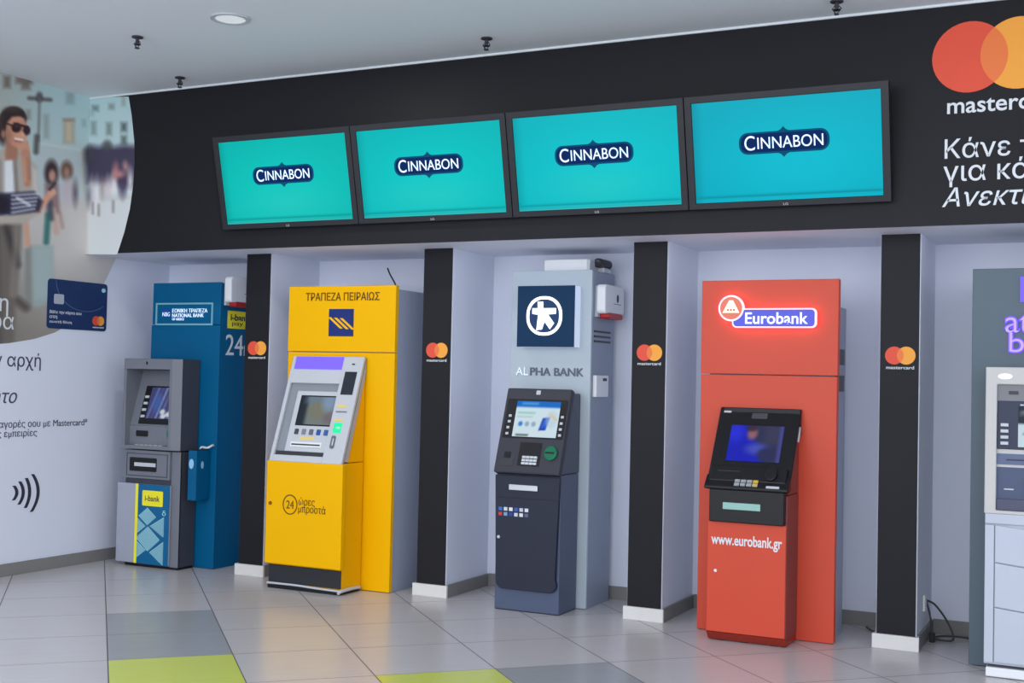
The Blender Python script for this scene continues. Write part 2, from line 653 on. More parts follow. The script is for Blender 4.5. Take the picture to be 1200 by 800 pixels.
COLOR = {}
for k in (-2, -1):
    COLOR[(0, k)] = TILE_D
for k in (0, 1):
    COLOR[(0, k)] = TILE_L
for k in (1, 2):
    COLOR[(2, k)] = TILE_L
    COLOR[(3, k)] = TILE_D
tile_shared = {}
ROT45 = Matrix.Rotation(math.radians(-45), 4, 'Z')
for i in range(-14, 18):
    for k in range(-16, 20):
        sc, dc = S0 + (i + 0.5) * DS, D0 + (k + 0.5) * DS
        cx, cy = (sc + dc) / 2, (sc - dc) / 2
        if cy < -6.2 or cx > 2.4:
            continue
        sq = [((s_ + d_) / 2, (s_ - d_) / 2) for s_, d_ in ((sc - hw, dc - hw), (sc - hw, dc + hw), (sc + hw, dc + hw), (sc + hw, dc - hw))]
        full = all(XL < p[0] < XR and p[1] < YB for p in sq)
        m = COLOR.get((i, k), TILE)
        pl = sq
        if not full:
            pl = clip(clip(clip(sq, 0, XL, 1), 1, YB, -1), 0, XR, -1)
            if len(pl) < 3:
                continue
        if full and m.name in tile_shared:
            me = tile_shared[m.name]
        else:
            loc_pts = [(p[0] - cx, p[1] - cy) for p in pl]
            # local axes follow the tile so the grain runs along it
            c45 = math.cos(math.radians(45))
            q = [((p[0] + p[1]) * c45, (p[1] - p[0]) * c45) for p in loc_pts]
            ar = sum(q[a][0] * q[(a + 1) % len(q)][1] - q[(a + 1) % len(q)][0] * q[a][1] for a in range(len(q)))
            if ar < 0:
                q = q[::-1]
            n = len(q)
            vs = [(a * S, b * S, -0.0003 * S) for a, b in q] + [(a * S, b * S, -0.0001 * S) for a, b in q]
            vs += [(a * S * 0.9995, b * S * 0.9995, 0.0) for a, b in q]
            fs = [list(range(2 * n, 3 * n))]
            for a in range(n):
                b = (a + 1) % n
                fs.append([a, b, n + b, n + a])
                fs.append([n + a, n + b, 2 * n + b, 2 * n + a])
            me = bpy.data.meshes.new('tile')
            me.from_pydata(vs, [], fs)
            me.materials.append(m)
            if full:
                tile_shared[m.name] = me
        o = bpy.data.objects.new('tile', me)
        COL.objects.link(o)
        o.parent = floor
        o.location = (cx * S, cy * S, 0)
        o.rotation_euler = (0, 0, math.radians(45))

# skirting
bl = struct('baseboard_left', bx(NB(), XL, XL + 0.016, YFRONT, YB, 0, 0.095), SKIRT, 0.003)
xs = [XL] + [x for p in PIL for x in p] + [XR]
for a, b in zip(xs[0::2], xs[1::2]):
    struct('baseboard_back', bx(NB(), a + 0.016, b - 0.016, YB - 0.016, YB, 0, 0.095), SKIRT)

for n, (a, b) in enumerate(PIL):
    p = struct('pillar_%d' % (n + 1), bx(NB(), a, b, 0.002, YB, 0, ZS), WALL)
    p['label'] = ['black-faced pillar beside the blue cash machine', 'black-faced pillar beside the yellow cash machine',
                  'black-faced pillar between the grey and the red cash machines', 'black-faced pillar right of the red cash machine',
                  'black-faced pillar beyond the right-hand cash machine'][n]
    panel(p, 'black_film', Fy(0.002), (a + 0.002, b - 0.004, 0.08, ZS), 0.0, 0.003, FILM)
    bm = bx(NB(), a - 0.022, b + 0.018, -0.02, 0.002, 0, 0.088)
    add(p, 'base_tile', bm, BASET, bev=0.003)
    for xx, sgn in ((a, -1), (b, 1)):
        bm = bx(NB(), min(xx, xx + sgn * 0.016), max(xx, xx + sgn * 0.016), 0.003, YB - 0.016, 0, 0.092)
        add(p, 'side_base_tile', bm, SKIRT, bev=0.002)
    mc_logo(p, Fy(-0.001), (a + b) / 2 + 0.004, 1.79, 0.055)

# ================================================================== left wall poster
poster = thing('wall_poster', (XL, -0.8, 1.2), 'large advert on the left wall with a smiling woman in sunglasses and a bank card', 'poster')
FL = Fx(XL)


def scene_print(x, y):
    """the street photograph of the advert, in photo-frame coordinates"""
    P = Paint(x, y, (150, 174, 176), 1.75)
    P.mix(np.clip((60 - x) / 60, 0, 1) * 0.55 * np.clip((200 - y) / 60, 0, 1), (146, 138, 128))
    P.mix(np.clip((y - 118) / 60, 0, 1) * 0.35, (172, 178, 176))
    # facade details
    for (a, b, w, h, c) in ((8, 96, 4, 7, (96, 84, 76)), (28, 94, 10, 4, (104, 84, 74)), (30, 100, 5, 5, (100, 86, 80)), (82, 115, 5, 7, (122, 140, 138)),
                            (112, 127, 3.5, 3, (78, 92, 90)), (131, 125, 3, 3, (100, 112, 108)), (145, 118, 2, 6, (120, 132, 124)),
                            (108, 133, 3, 4, (130, 150, 150)), (110, 150, 3.2, 8, (104, 120, 118)), (128, 151, 3, 7, (90, 106, 102)),
                            (145.5, 149, 3.2, 5, (52, 66, 66)), (145.5, 164, 3.2, 5, (60, 78, 76)), (98, 144, 2, 4, (120, 144, 142)),
                            (54, 148, 3, 14, (128, 140, 138)), (33, 134, 2, 5, (110, 104, 100))):
        P.rect(a - w, a + w, b - h, b + h, c, 3.0, 0.8)
    P.rect(74, 87, 139, 168, (150, 140, 122), 3, .9)
    P.rect(77, 84, 143, 166, (176, 162, 138), 2.5, .9)
    P.rect(74, 87, 139, 142, (128, 110, 98), 2, .8)
    P.poly([(40, 166), (98, 176), (102, 245), (40, 245)], (158, 168, 170), 4, .8)
    P.cap((48, 168), (100, 177), 1.2, (178, 184, 182), 2, .8)
    P.cap((96, 178), (101, 240), 1.5, (150, 148, 130), 2, .7)
    # street lamp
    P.cap((34, 115), (59, 117), 2.2, (74, 68, 66), 2, .85)
    P.ell(46, 114, 4, 6, (70, 64, 64), 2, .9)
    P.cap((46, 115), (45, 165), 1.4, (96, 100, 98), 2, .8)
    P.cap((43, 160), (42, 178), 3, (62, 62, 60), 2.5, .85)
    # dark trees
    P.poly([(99, 176), (106, 170), (116, 172), (126, 168), (134, 172), (146, 170), (166, 172), (166, 222), (140, 218), (120, 216), (102, 214)], (50, 45, 66), 5)
    P.ell(126, 170, 5, 6, (64, 70, 66), 3, .7)
    P.ell(104, 182, 5, 9, (66, 66, 62), 4, .6)
    # square
    P.poly([(-200, 232), (50, 238), (166, 228), (200, 420), (-200, 420)], (168, 164, 160), 6)
    P.poly([(103.5, 236), (170, 232), (170, 305), (103.5, 299)], (178, 184, 186), 2, .75)
    P.mix(np.clip((y - 300) / 90, 0, 1) * 0.8, (118, 112, 104))
    P.mix(np.clip((70 - x) / 90, 0, 1) * np.clip((y - 260) / 80, 0, 1) * 0.6, (84, 78, 72))
    # far people
    for (a, b, w, h, c) in ((108, 222, 3, 12, (170, 160, 164)), (114, 226, 3, 14, (196, 192, 194)), (120, 221, 3, 10, (150, 130, 130)),
                            (127, 220, 4, 12, (182, 170, 172)), (134, 216, 4, 12, (204, 196, 196)), (136, 200, 4, 9, (150, 96, 98)),
                            (147, 196, 3, 6, (186, 132, 126)), (144, 214, 5, 16, (58, 46, 72)), (153, 212, 3, 12, (200, 194, 196)),
                            (140, 204, 6, 4, (168, 112, 108)), (104, 230, 2, 9, (80, 76, 90))):
        P.ell(a, b, w, h, c, 3, .85)
    for (a, b) in ((109, 238), (116, 240), (133, 236)):
        P.cap((a, b), (a, b + 12), 1.2, (110, 100, 100), 2, .8)
    # woman in the middle distance
    P.ell(60, 203, 8, 15, (46, 34, 38), 3)
    P.ell(61, 206, 4, 7, (170, 124, 112), 2)
    P.poly([(52, 216), (68, 216), (70, 250), (54, 252)], (120, 92, 96), 3, .9)
    P.cap((62, 246), (66, 272), 3.2, (172, 140, 128), 2.5, .9)
    P.cap((70, 250), (73, 266), 2, (150, 118, 108), 2.5, .8)
    P.cap((56, 252), (54, 284), 3.4, (40, 96, 92), 2.5, .95)
    P.cap((58, 236), (60, 256), 3, (44, 60, 72), 2.5, .8)
    P.ell(78, 200, 7, 11, (92, 70, 58), 3)
    P.ell(78, 202, 3.4, 6, (160, 122, 108), 2, .8)
    P.ell(80, 226, 8, 16, (166, 156, 162), 3, .9)
    P.ell(88, 226, 3, 12, (70, 62, 70), 3, .8)
    # suitcase
    P.poly([(29, 292), (40, 287), (62, 288), (63, 352), (44, 360), (28, 356)], (134, 146, 144), 3)
    P.poly([(29, 292), (36, 288), (38, 358), (28, 356)], (112, 112, 106), 3, .8)
    P.rect(40, 61, 290, 350, (142, 160, 160), 4, .6)
    P.cap((20, 352), (30, 360), 5, (64, 56, 50), 4, .8)
    # legs and trousers of the standing woman
    P.poly([(-18, 250), (26, 252), (24, 300), (18, 350), (16, 402), (-24, 404), (-22, 330)], (92, 86, 80), 4)
    P.cap((6, 262), (20, 310), 4, (48, 42, 46), 4, .8)
    P.cap((20, 262), (14, 345), 3, (124, 116, 106), 4, .7)
    P.cap((-8, 270), (-4, 400), 6, (62, 56, 54), 5, .7)
    P.cap((30, 258), (32, 286), 3.4, (178, 134, 112), 2, .9)
    # jacket, shirt
    P.poly([(-16, 184), (6, 172), (30, 178), (43, 196), (46, 250), (28, 262), (-22, 264), (-28, 226)], (156, 148, 140), 3)
    P.poly([(5, 184), (16, 186), (17, 250), (5, 252)], (196, 200, 206), 2.5)
    P.cap((17, 188), (21, 248), 1.8, (104, 96, 94), 2.5, .9)
    P.cap((-2, 190), (0, 250), 3, (120, 112, 106), 3, .7)
    P.poly([(38, 196), (43, 200), (45, 248), (38, 250)], (182, 178, 174), 3, .8)
    # neck, raised hand and forearm
    P.poly([(7, 164), (22, 170), (20, 187), (5, 188)], (150, 104, 84), 2)
    P.cap((29, 176), (32, 215), 4.6, (166, 116, 94), 1.6, r2=3.8)
    P.cap((27, 178), (29.5, 212), 1.4, (190, 142, 118), 1.8, .6)
    P.cap((34, 180), (35, 210), 1.0, (130, 88, 72), 1.6, .6)
    # head
    P.ell(15, 139, 16, 14.5, (44, 32, 31), 1.6)
    P.ell(3, 152, 6, 17, (52, 38, 36), 2)
    P.poly([(7, 137), (19, 134), (28, 139), (31.5, 147), (31, 160), (26, 170), (20.5, 174), (12, 169), (6, 157), (5, 144)], (178, 124, 100), 1.5)
    P.ell(24, 160, 6, 8, (196, 142, 116), 3, .7)
    P.ell(9, 160, 4, 10, (142, 96, 80), 3, .7)
    P.ell(19, 139, 8, 4, (190, 140, 116), 2.5, .5)
    P.poly([(2, 146), (6, 132), (16, 126), (27, 130), (31, 139), (24, 136), (14, 137), (8, 144), (6, 154)], (42, 30, 30), 1.6)
    P.ell(14, 128, 9, 3, (78, 60, 54), 2.5, .5)
    P.ell(3.5, 157, 2.2, 4.5, (158, 108, 90), 1.4, .9)
    P.ell(19, 149.5, 5.8, 5.8, (40, 22, 28), 1.2, rot=.2)
    P.ell(31, 153, 4.4, 5.4, (44, 24, 30), 1.2)
    P.cap((17, 145), (32, 149), 1.4, (38, 22, 28), 1.0)
    P.cap((5, 144), (14, 147), 1.0, (44, 28, 30), 1.0)
    P.ell(20, 147.5, 2.5, 1.6, (92, 64, 66), 1.5, .6)
    P.ell(27, 157.5, 1.8, 2.6, (204, 152, 126), 1.5, .7)
    P.cap((18, 162.5), (26, 163.8), 1.25, (222, 204, 196), 1.0, .9)
    P.cap((17, 165), (25, 166.6), .9, (150, 78, 72), 1.0, .8)
    # fingers against the cheek
    for a_, b_ in (((21, 171), (27, 179)), ((24, 169), (29, 178)), ((27.5, 167), (31.5, 178)), ((31, 166), (33.5, 178))):
        P.cap(a_, b_, 1.7, (182, 130, 106), 1.0)
    P.ell(29.5, 180, 5, 5, (172, 120, 98), 1.6)
    # forearm and phone
    P.cap((44, 246), (60, 226), 4.2, (184, 134, 112), 2.2, r2=4.0)
    P.ell(61, 225, 4.6, 4, (190, 140, 118), 2)
    P.cap((58, 222), (64, 215), 1.5, (40, 40, 46), 1.5)
    # magazine
    P.poly([(-20, 226), (10, 226), (40, 224), (50, 236), (46, 248), (12, 252), (-18, 252)], (40, 38, 58), 2.5)
    for q in range(5):
        P.cap((14, 229 + q * 5), (44 - q, 227 + q * 4.4), 1.1, (190, 196, 206), 1.6, .8)
    P.ell(2, 240, 9, 10, (30, 22, 36), 3, .9)
    P.cap((20, 232), (34, 240), 1.6, (206, 208, 214), 2, .8)
    c = P.c * 1.24
    c = c * .95 + c.mean(1)[:, None] * .05 + 3
    return np.clip(c, 0, 255)


def ruled(parent, name, F, A, B, nx, ny, d):
    """print between two photo-frame polylines A and B, laid on frame F"""
    def res(poly, n):
        poly = np.array(poly, float)
        l = np.r_[0, np.cumsum(np.hypot(*np.diff(poly, axis=0).T))]
        t = np.linspace(0, l[-1], n)
        return np.stack([np.interp(t, l, poly[:, 0]), np.interp(t, l, poly[:, 1])], 1)
    a, b = res(A, nx), res(B, nx)
    t = np.linspace(0, 1, ny)[:, None, None]
    g = (a[None] * (1 - t) + b[None] * t).reshape(-1, 2)
    uv = np.array([F.uv(px_, py_) for px_, py_ in g])
    P = F.o + np.outer(uv[:, 0], F.u) + np.outer(uv[:, 1], F.v) + F.n * d
    return colour_mesh(parent, name, P, scene_print(g[:, 0], g[:, 1]), nx, ny, print_mat('photo_print', 0, 0.5))


CORN = [Fy(YF).uv(0, 0)]


def proj(p):
    d = np.array(p) - CP
    z = d @ FW
    return (600 + FPX * (d @ RT) / z, 400 - FPX * (d @ UP) / z)


ct, cb = proj((XL, YF, ZC)), proj((XL, YF, ZS))
lt, lb = proj((XL, -2.3, ZC)), proj((XL, -2.3, ZS))
ruled(poster, 'photo_print', FL, [lt, lb], [ct, cb], 150, 150, 0.002)
arc = [proj((XL, -2.3, 1.86)), (-110, 396), (-60, 403), (-20, 404), (10, 402), (40, 397), (64, 389.5), (86, 377), (104, 359), (118, 339), (128, 319), (135.5, 302.6)]
ruled(poster, 'photo_print', FL, [lb, cb, proj((XL, -0.03, ZS))], arc, 150, 70, 0.002)
ruled(poster, 'photo_print', Fy(YF), [ct, cb], [(151, 113.2), (154.6, 135), (157.6, 165), (158.2, 190), (156.6, 215), (152.5, 245), (146, 272), (137.5, 298.2)], 90, 50, 0.003)

# printed bank card
cardF = FL
q = [FL.uv(*k) for k in ((55.2, 326), (125.3, 333), (123.6, 388), (54.6, 384.5))]
u0, u1 = (q[0][0] + q[3][0]) / 2, (q[1][0] + q[2][0]) / 2
v0, v1 = (q[2][1] + q[3][1]) / 2, (q[0][1] + q[1][1]) / 2
cf = Fr(FL.pt(u0, v0), (0, 1, 0), (0, 0, 1))
cw, ch = u1 - u0, v1 - v0
card = panel(poster, 'card_print', cf, (0, cw, 0, ch), 0.002, 0.008, mat('card_navy', (36, 56, 100), 0.4, noise=0.12, scale=3), rad=0.03, label='printed navy bank card')
panel(card, 'chip', cf, (cw * .10, cw * .26, ch * .50, ch * .70), 0.008, 0.010, mat('chip', (176, 182, 196), 0.4), rad=0.012)
bm = NB()
ringp(bm, cf, [(cw * .62 + cw * .5 * math.cos(a), ch * 1.0 + ch * .62 * math.sin(a)) for a in np.linspace(math.pi * 1.01, math.pi * 1.72, 40)] +
      [(cw * .62 + cw * .49 * math.cos(a), ch * 1.0 + ch * .605 * math.sin(a)) for a in np.linspace(math.pi * 1.72, math.pi * 1.01, 40)],
      [(cw * .62 + cw * .497 * math.cos(a), ch * 1.0 + ch * .615 * math.sin(a)) for a in np.linspace(math.pi * 1.01, math.pi * 1.72, 40)] +
      [(cw * .62 + cw * .493 * math.cos(a), ch * 1.0 + ch * .61 * math.sin(a)) for a in np.linspace(math.pi * 1.72, math.pi * 1.01, 40)], 0.008, 0.009)
add(card, 'arc_line', bm, mat('card_line', (96, 116, 152), 0.5))
bm = NB(); prism(bm, cf, el(cw * .93, ch * .86, cw * .035, ch * .045, 20), 0.008, 0.0095)
add(card, 'contactless_mark', bm, CYANP)
text(card, 'lettering', 'Βάλε την κάρτα σου', cf, (cw * .04, cw * .56, ch * .29, ch * .37), TXT_W, 0.0095, d0=0.008)
text(card, 'lettering', 'στη', cf, (cw * .04, cw * .16, ch * .19, ch * .26), TXT_W, 0.0095, d0=0.008)
text(card, 'lettering', 'σωστή θέση', cf, (cw * .04, cw * .40, ch * .10, ch * .17), TXT_W, 0.0095, d0=0.008)
mcf = Fr(cf.pt(0, 0, 0.008), (0, 1, 0), (0, 0, 1))
mc_logo(card, mcf, cw * .855, ch * .21, cw * .062)

pf = Fr(FL.pt(0, 0, 0.002), (0, 1, 0), (0, 0, 1))
text(poster, 'lettering', 'τη', pf, RB(FL, (9, 365), (9, 352.5)), TXT_W, 0.003, keep='r', ref='x')
text(poster, 'lettering', 'τώρα', pf, RB(FL, (15.5, 386), (15.5, 374)), TXT_W, 0.003, keep='r', ref='x')
text(poster, 'lettering', 'Κάνε την αρχή', FL, RB(FL, (47.5, 430), (47.5, 420.5)), TXT_G, 0.003, keep='r', ref='x')
text(poster, 'lettering', 'Ανεκτίμητο', FL, RB(FL, (19.5, 472), (19.5, 462)), TXT_G, 0.003, keep='r', ref='x', shear=0.25)
text(poster, 'lettering', 'στις αγορές σου με Mastercard*', FL, (FL.uv(-22, 500)[0], *RB(FL, (102, 498), (102, 493.2))[1:]), TXT_G, 0.003, ref='x')
text(poster, 'lettering', 'και τις εμπειρίες', FL, (FL.uv(-26, 512)[0], *RB(FL, (43, 510.5), (43, 505.6))[1:]), TXT_G, 0.003, ref='x')
for k, (x0, h, x1) in enumerate(((15.5, 17, 21), (22, 27, 28.5), (29.5, 35, 36), (36.5, 44, 46))):
    cy = 577.5
    # a bowed bar, thicker in the middle
    ua, va = FL.uv(x0, cy + h / 2)
    ub, vb = FL.uv(x0, cy - h / 2)
    um, vm = FL.uv(x1 - 1.5, cy)
    bul = (um - ua)
    th = 0.015
    pin, pout = [], []
    for t in np.linspace(-1, 1, 15):
        b_ = bul * (1 - t * t)
        z_ = (va + vb) / 2 + (vb - va) / 2 * t
        pin.append((ua + b_ - th, z_))
        pout.append((ua + b_ + th, z_))
    bm = NB(); prism(bm, FL, pout + pin[::-1], 0.0004, 0.003)
    add(poster, 'contactless_bar', bm, TXT_DK)

# ================================================================== upper wall advert, right
ad = thing('wall_lettering', (-0.2, YF, 3.0), 'white lettering and two overlapping orange circles on the black upper wall', 'wall sign')
FF = Fy(YF - 0.0002)
mc_logo(ad, FF, -0.80 + 0.2065 * 0.64, 3.508, 0.2065, d=0.004, word=False)
text(ad, 'brand_word', 'mastercard', FF, (FF.uv(1110, 132)[0], FF.uv(1110, 132)[0] + 0.62, FF.uv(1110, 133.5)[1], FF.uv(1110, 121.5)[1]), TXT_W, 0.004, bold=0.012, ref='x')
text(ad, 'slogan', 'Κάνε την αρχή', FF, LB(FF, (1107, 186), (1107, 165)), TXT_W, 0.004, keep='h', ref='H', bold=0.004)
text(ad, 'slogan', 'για κάτι', FF, LB(FF, (1105.5, 213), (1105.5, 198.5)), TXT_W, 0.004, keep='h', ref='x', bold=0.004)
text(ad, 'slogan', 'Ανεκτίμητο', FF, LB(FF, (1104, 242.5), (1104, 222)), TXT_W, 0.004, keep='h', shear=0.25, ref='H', bold=0.004)

# ================================================================== screens over the niches
TVX = [-6.163, -4.925, -3.687, -2.449]
TVW = 1.232
TVF = Fi(-0.405, 2.683, -0.56, 3.363)
TVH = math.hypot(0.155, 0.68)
TVL = ['leftmost of the four turquoise screens on the black wall', 'second turquoise screen from the left on the black wall',
       'third turquoise screen from the left on the black wall', 'rightmost of the four turquoise screens, above the red cash machine']
TVC = [(0, 196, 190), (0, 198, 200), (0, 196, 208), (0, 184, 208)]
TVB = mat('tv_bezel', (40, 40, 45), 0.4, noise=0.05)
for n, x0 in enumerate(TVX):
    x1 = x0 + TVW
    tv = thing('television', ((x0 + x1) / 2, -0.405, 2.683), TVL[n], 'television', 'wall-mounted screens in a row')
    u = (x0, x1, 0, TVH)
    panel(tv, 'housing', TVF, u, -0.045, -0.004, BLACK, bev=0.006)
    bm = NB(); ringp(bm, TVF, rc(*u), rc(x0 + 0.044, x1 - 0.044, 0.036, TVH - 0.042), -0.004, 0.008)
    add(tv, 'bezel', bm, TVB, bev=0.002)
    bm = prof(NB(), [(-0.358, 2.85), (-0.39, 2.85), (-0.462, 3.18), (-0.358, 3.18)], (x0 + x1) / 2 - 0.2, (x0 + x1) / 2 + 0.2)
    add(tv, 'wall_bracket', bm, BLACK)
    base = np.array(TVC[n], float)

    def tvcol(s, t, base=base, n=n):
        P = Paint(s * 1.78, 1 - t, base)
        P.ell(1.78 * (.5 + .03 * n), .62, .75, .42, np.clip(base * 1.05 + (6, 12, 8), 0, 255), .55, .8)
        if n < 3:
            P.ell(.9, .78, .5, .16, (70, 214, 206), .3, .45)
        P.mix(np.clip(.10 - P.x, 0, .1) * 5, base * .78)
        P.rect(0, 1.78, .935, .955, base * .84, .012)
        if n < 3:
            P.rect(0, 1.78, .972, .982, base * .68, .01)
            P.rect(0, 1.78, .985, 1.0, (120, 210, 210), .01)
        return np.clip(P.c, 0, 255)
    pgrid(tv, 'screen', TVF, (x0 + 0.046, x1 - 0.046, 0.038, TVH - 0.044), 60, 60, tvcol, print_mat('tv_screen', 0.85, 0.2), 0.0)
    cx = (x0 + x1) / 2 - 0.005
    cv = TVH * 0.555
    lg = panel(tv, 'logo_plate', TVF, (cx - 0.275, cx + 0.275, cv - 0.066, cv + 0.066), 0.001, 0.002, mat('logo_edge', (4, 20, 44), 0.6, emit=(8, 92, 128), es=.7, spec=.05), rad=0.055)
    panel(lg, 'logo_field', TVF, (cx - 0.262, cx + 0.262, cv - 0.055, cv + 0.055), 0.002, 0.003, mat('logo_navy', (4, 12, 36), 0.6, emit=(10, 46, 106), es=.7, spec=.05), rad=0.045)
    for sg in (1, -1):
        bm = NB()
        prism(bm, TVF, [(cx - 0.05, cv + sg * 0.06), (cx + 0.05, cv + sg * 0.06), (cx + 0.018, cv + sg * 0.073), (cx, cv + sg * 0.092), (cx - 0.018, cv + sg * 0.073)][::sg], 0.001, 0.002)
        add(lg, 'ornament', bm, MATS['logo_edge'])
    wm = mat('logo_white', (200, 220, 240), 0.4, emit=(196, 218, 236), es=.8)
    text(lg, 'lettering', 'C', TVF, (cx - 0.240, cx - 0.176, cv - 0.042, cv + 0.046), wm, 0.004, d0=0.003)
    text(lg, 'lettering', 'INNABON', TVF, (cx - 0.160, cx + 0.238, cv - 0.036, cv + 0.034), wm, 0.004, d0=0.003)
    text(tv, 'maker_mark', 'LG', TVF, (cx - 0.014, cx + 0.014, 0.006, 0.020), LGREY, 0.0095, d0=0.008)

# ================================================================== yellow machine
sur = thing('atm_surround', (-5.295, 0.1, 0), 'yellow surround panel with grey sides and dark blue logo behind the yellow cash machine', 'bank kiosk', 'surround panels behind the cash machines')
F = Fy(-0.068)
bm = bx(NB(), -5.76, -4.812, -0.03, 0.47, 0, 2.238)
add(sur, 'case', bm, KGREY, bev=0.004, label='grey side casing')
panel(sur, 'front_panel', F, (-5.775, -4.81, 0.004, 1.762), -0.04, 0.0, YEL, bev=0.003)
hd = panel(sur, 'header_panel', F, (-5.778, -4.81, 1.769, 2.266), -0.04, 0.004, YEL, bev=0.003)
HF = Fy(-0.072)
text(sur, 'lettering', 'ΤΡΑΠΕΖΑ ΠΕΙΡΑΙΩΣ', HF, LB(HF, (358.5, 352.5), (358.5, 343), (445, 350)), TXT_BR, 0.003, bold=0.012)
lu = HF.R((386, 362), (414, 394))
lp = panel(sur, 'logo_plate', HF, lu, 0.0, 0.004, mat('navy_logo', (22, 44, 112), 0.4))
LF = Fy(-0.076)
lw, lh = lu[1] - lu[0], lu[3] - lu[2]
for k in range(3):
    a = lu[0] + lw * (-0.03 + 0.24 * k)
    z = lu[2] + lh * (0.70 - 0.02 * k)
    bm = NB(); prism(bm, LF, [(a, z), (a + lw * .50, z - lh * .42), (a + lw * .62, z - lh * .42), (a + lw * .12, z)][::1], 0.0, 0.002)
    add(lp, 'stripe', bm, YEL)
bm = tube(NB(), smoothpath([(-4.97, 0.2, 2.24), (-4.99, 0.2, 2.30), (-5.03, 0.19, 2.37), (-5.055, 0.19, 2.42)]), 0.006)
add(sur, 'antenna_wire', bm, BLACK)
bm = bx(NB(), -5.30, -5.02, 0.02, 0.16, 2.238, 2.275)
add(sur, 'top_box', bm, REDP, bev=0.006)

atm = thing('cash_machine', (-5.37, -0.21, 0), 'yellow cash machine with a white sloping front and lit purple strip', 'cash machine', 'cash machines')
bm = bx(NB(), -5.69, -5.052, -0.33, -0.08, 0.035, 0.95)
add(atm, 'lower_body', bm, YEL_S, bev=0.004)
bm = prof(NB(), [(-0.288, 0.956), (-0.08, 1.59), (-0.08, 0.956)], -5.685, -5.056)
add(atm, 'upper_body', bm, YEL_S)
F = Fy(-0.375)
dr = panel(atm, 'door', F, (-5.714, -5.036, 0.187, 0.947), -0.045, 0.0, YEL, bev=0.006)
bm = NB(); prism(bm, F, el(*F.uv(317, 589), 0.014, 0.014, 16), 0, 0.006)
add(dr, 'lock', bm, mat('lock_brown', (140, 74, 20), 0.4))
c0, c1 = F.uv(340, 591)
bm = NB(); ringp(bm, F, el(c0, c1, 0.066, 0.074, 36), el(c0, c1, 0.058, 0.066, 36), 0.0004, 0.003)
add(dr, 'ring_mark', bm, TXT_BR)
text(dr, 'lettering', '24', F, (c0 - 0.034, c0 + 0.034, c1 - 0.03, c1 + 0.03), TXT_BR, 0.003)
text(dr, 'lettering', 'ώρες', F, LB(F, (350, 591.5), (350, 586), (369, 590)), TXT_BR, 0.003, ref='x')
text(dr, 'lettering', 'μπροστά', F, LB(F, (349.5, 600), (349.5, 594.5), (381.5, 600)), TXT_BR, 0.003, ref='x')
bm = bx(NB(), -5.695, -5.052, -0.345, -0.33, 0.045, 0.175)
add(atm, 'kick_plate', bm, mat('kick', (44, 46, 50), 0.4), bev=0.004)
bm = bx(NB(), -5.70, -5.06, -0.345, -0.08, 0, 0.03)
add(atm, 'plinth', bm, BLACK)
bm = tube(NB(), smoothpath([(-5.70, -0.349, 0.037), (-5.45, -0.352, 0.04), (-5.25, -0.35, 0.034), (-5.05, -0.345, 0.03)]), 0.008, 6)
add(atm, 'floor_seal', bm, LGREY)
bm = tube(NB(), smoothpath([(-5.06, -0.352, 0.014), (-5.046, -0.345, 0.03), (-5.044, -0.2, 0.034), (-5.046, -0.10, 0.028)]), 0.013, 6)
add(atm, 'floor_seal', bm, LGREY)
# sloping front
F = Fi(-0.379, 0.947, -0.107, 1.733)
FH = math.hypot(0.272, 0.786)
X0, X1 = -5.695, -5.048
XC = F.uv(381, 500)[0] - 0.0     # inner edge of the right column
bm = NB(); prism(bm, F, rc(X0, X1, 0, FH), -0.034, -0.026)
fas = add(atm, 'fascia', bm, mat('recess_shade_grey', (138, 144, 152), .45), label='white sloping front')  # base plate coloured darker, recess shade put into the grey for depth
bm = prof(NB(), [(-0.342, 0.962), (-0.29, 0.962), (-0.08, 1.60), (-0.08, 1.718)], X0 + 0.002, X1 - 0.002)
add(fas, 'rear_shell', bm, mat('shell_grey', (172, 175, 186), .4))
XC = (F.uv(403, 418)[0] + F.uv(378, 540)[0]) / 2
panel(fas, 'control_column', F, (XC, X1, 0.0, FH), -0.026, 0.0, LGREY, bev=0.006)
panel(fas, 'side_rim', F, (X0, X0 + 0.03, 0.0, FH), -0.026, 0.0, LGREY, bev=0.006)
panel(fas, 'top_band', F, (X0 + 0.03, XC, FH - 0.215, FH), -0.026, -0.004, LGREY)
panel(fas, 'purple_light', F, (X0 + 0.035, XC - 0.006, FH - 0.105, FH - 0.006), -0.004, 0.003, mat('purple_light', (90, 80, 190), 0.3, emit=(122, 92, 236), es=0.75))
panel(fas, 'deposit_lip', F, (X0 + 0.03, XC, 0.0, 0.05), -0.026, 0.0, LGREY, bev=0.005)
panel(fas, 'deposit_shadow_slot', F, (X0 + 0.03, XC, 0.05, 0.085), -0.026, -0.022, DGREY)
IP = panel(fas, 'inner_panel', F, (X0 + 0.105, XC, 0.085, FH - 0.275), -0.026, -0.018, LGREY, bev=0.003)
sr = F.R((346, 463), (388, 501), -0.018)
sc_u0 = F.uv(343, 480, -0.018)[0]
sc_r = (X0 + 0.15, XC - 0.001, 0.285, FH - 0.31)
panel(IP, 'screen_bezel', F, sc_r, -0.018, -0.015, BLACK)


def scr_y(s, t):  # greyish reflections of the glass, painted in as glowing screen colours
    P = Paint(s, 1 - t, (120, 128, 128))
    P.rect(-.1, .22, -.1, 1.1, (44, 52, 62), .12)
    P.rect(.15, 1.1, -.1, .2, (110, 130, 150), .2, .8)
    P.ell(.55, .5, .25, .3, (124, 126, 112), .15)
    P.ell(.85, .2, .2, .3, (130, 152, 178), .2)
    P.ell(.95, .75, .2, .2, (118, 110, 116), .15)
    return np.clip(P.c * 1.2, 0, 255)


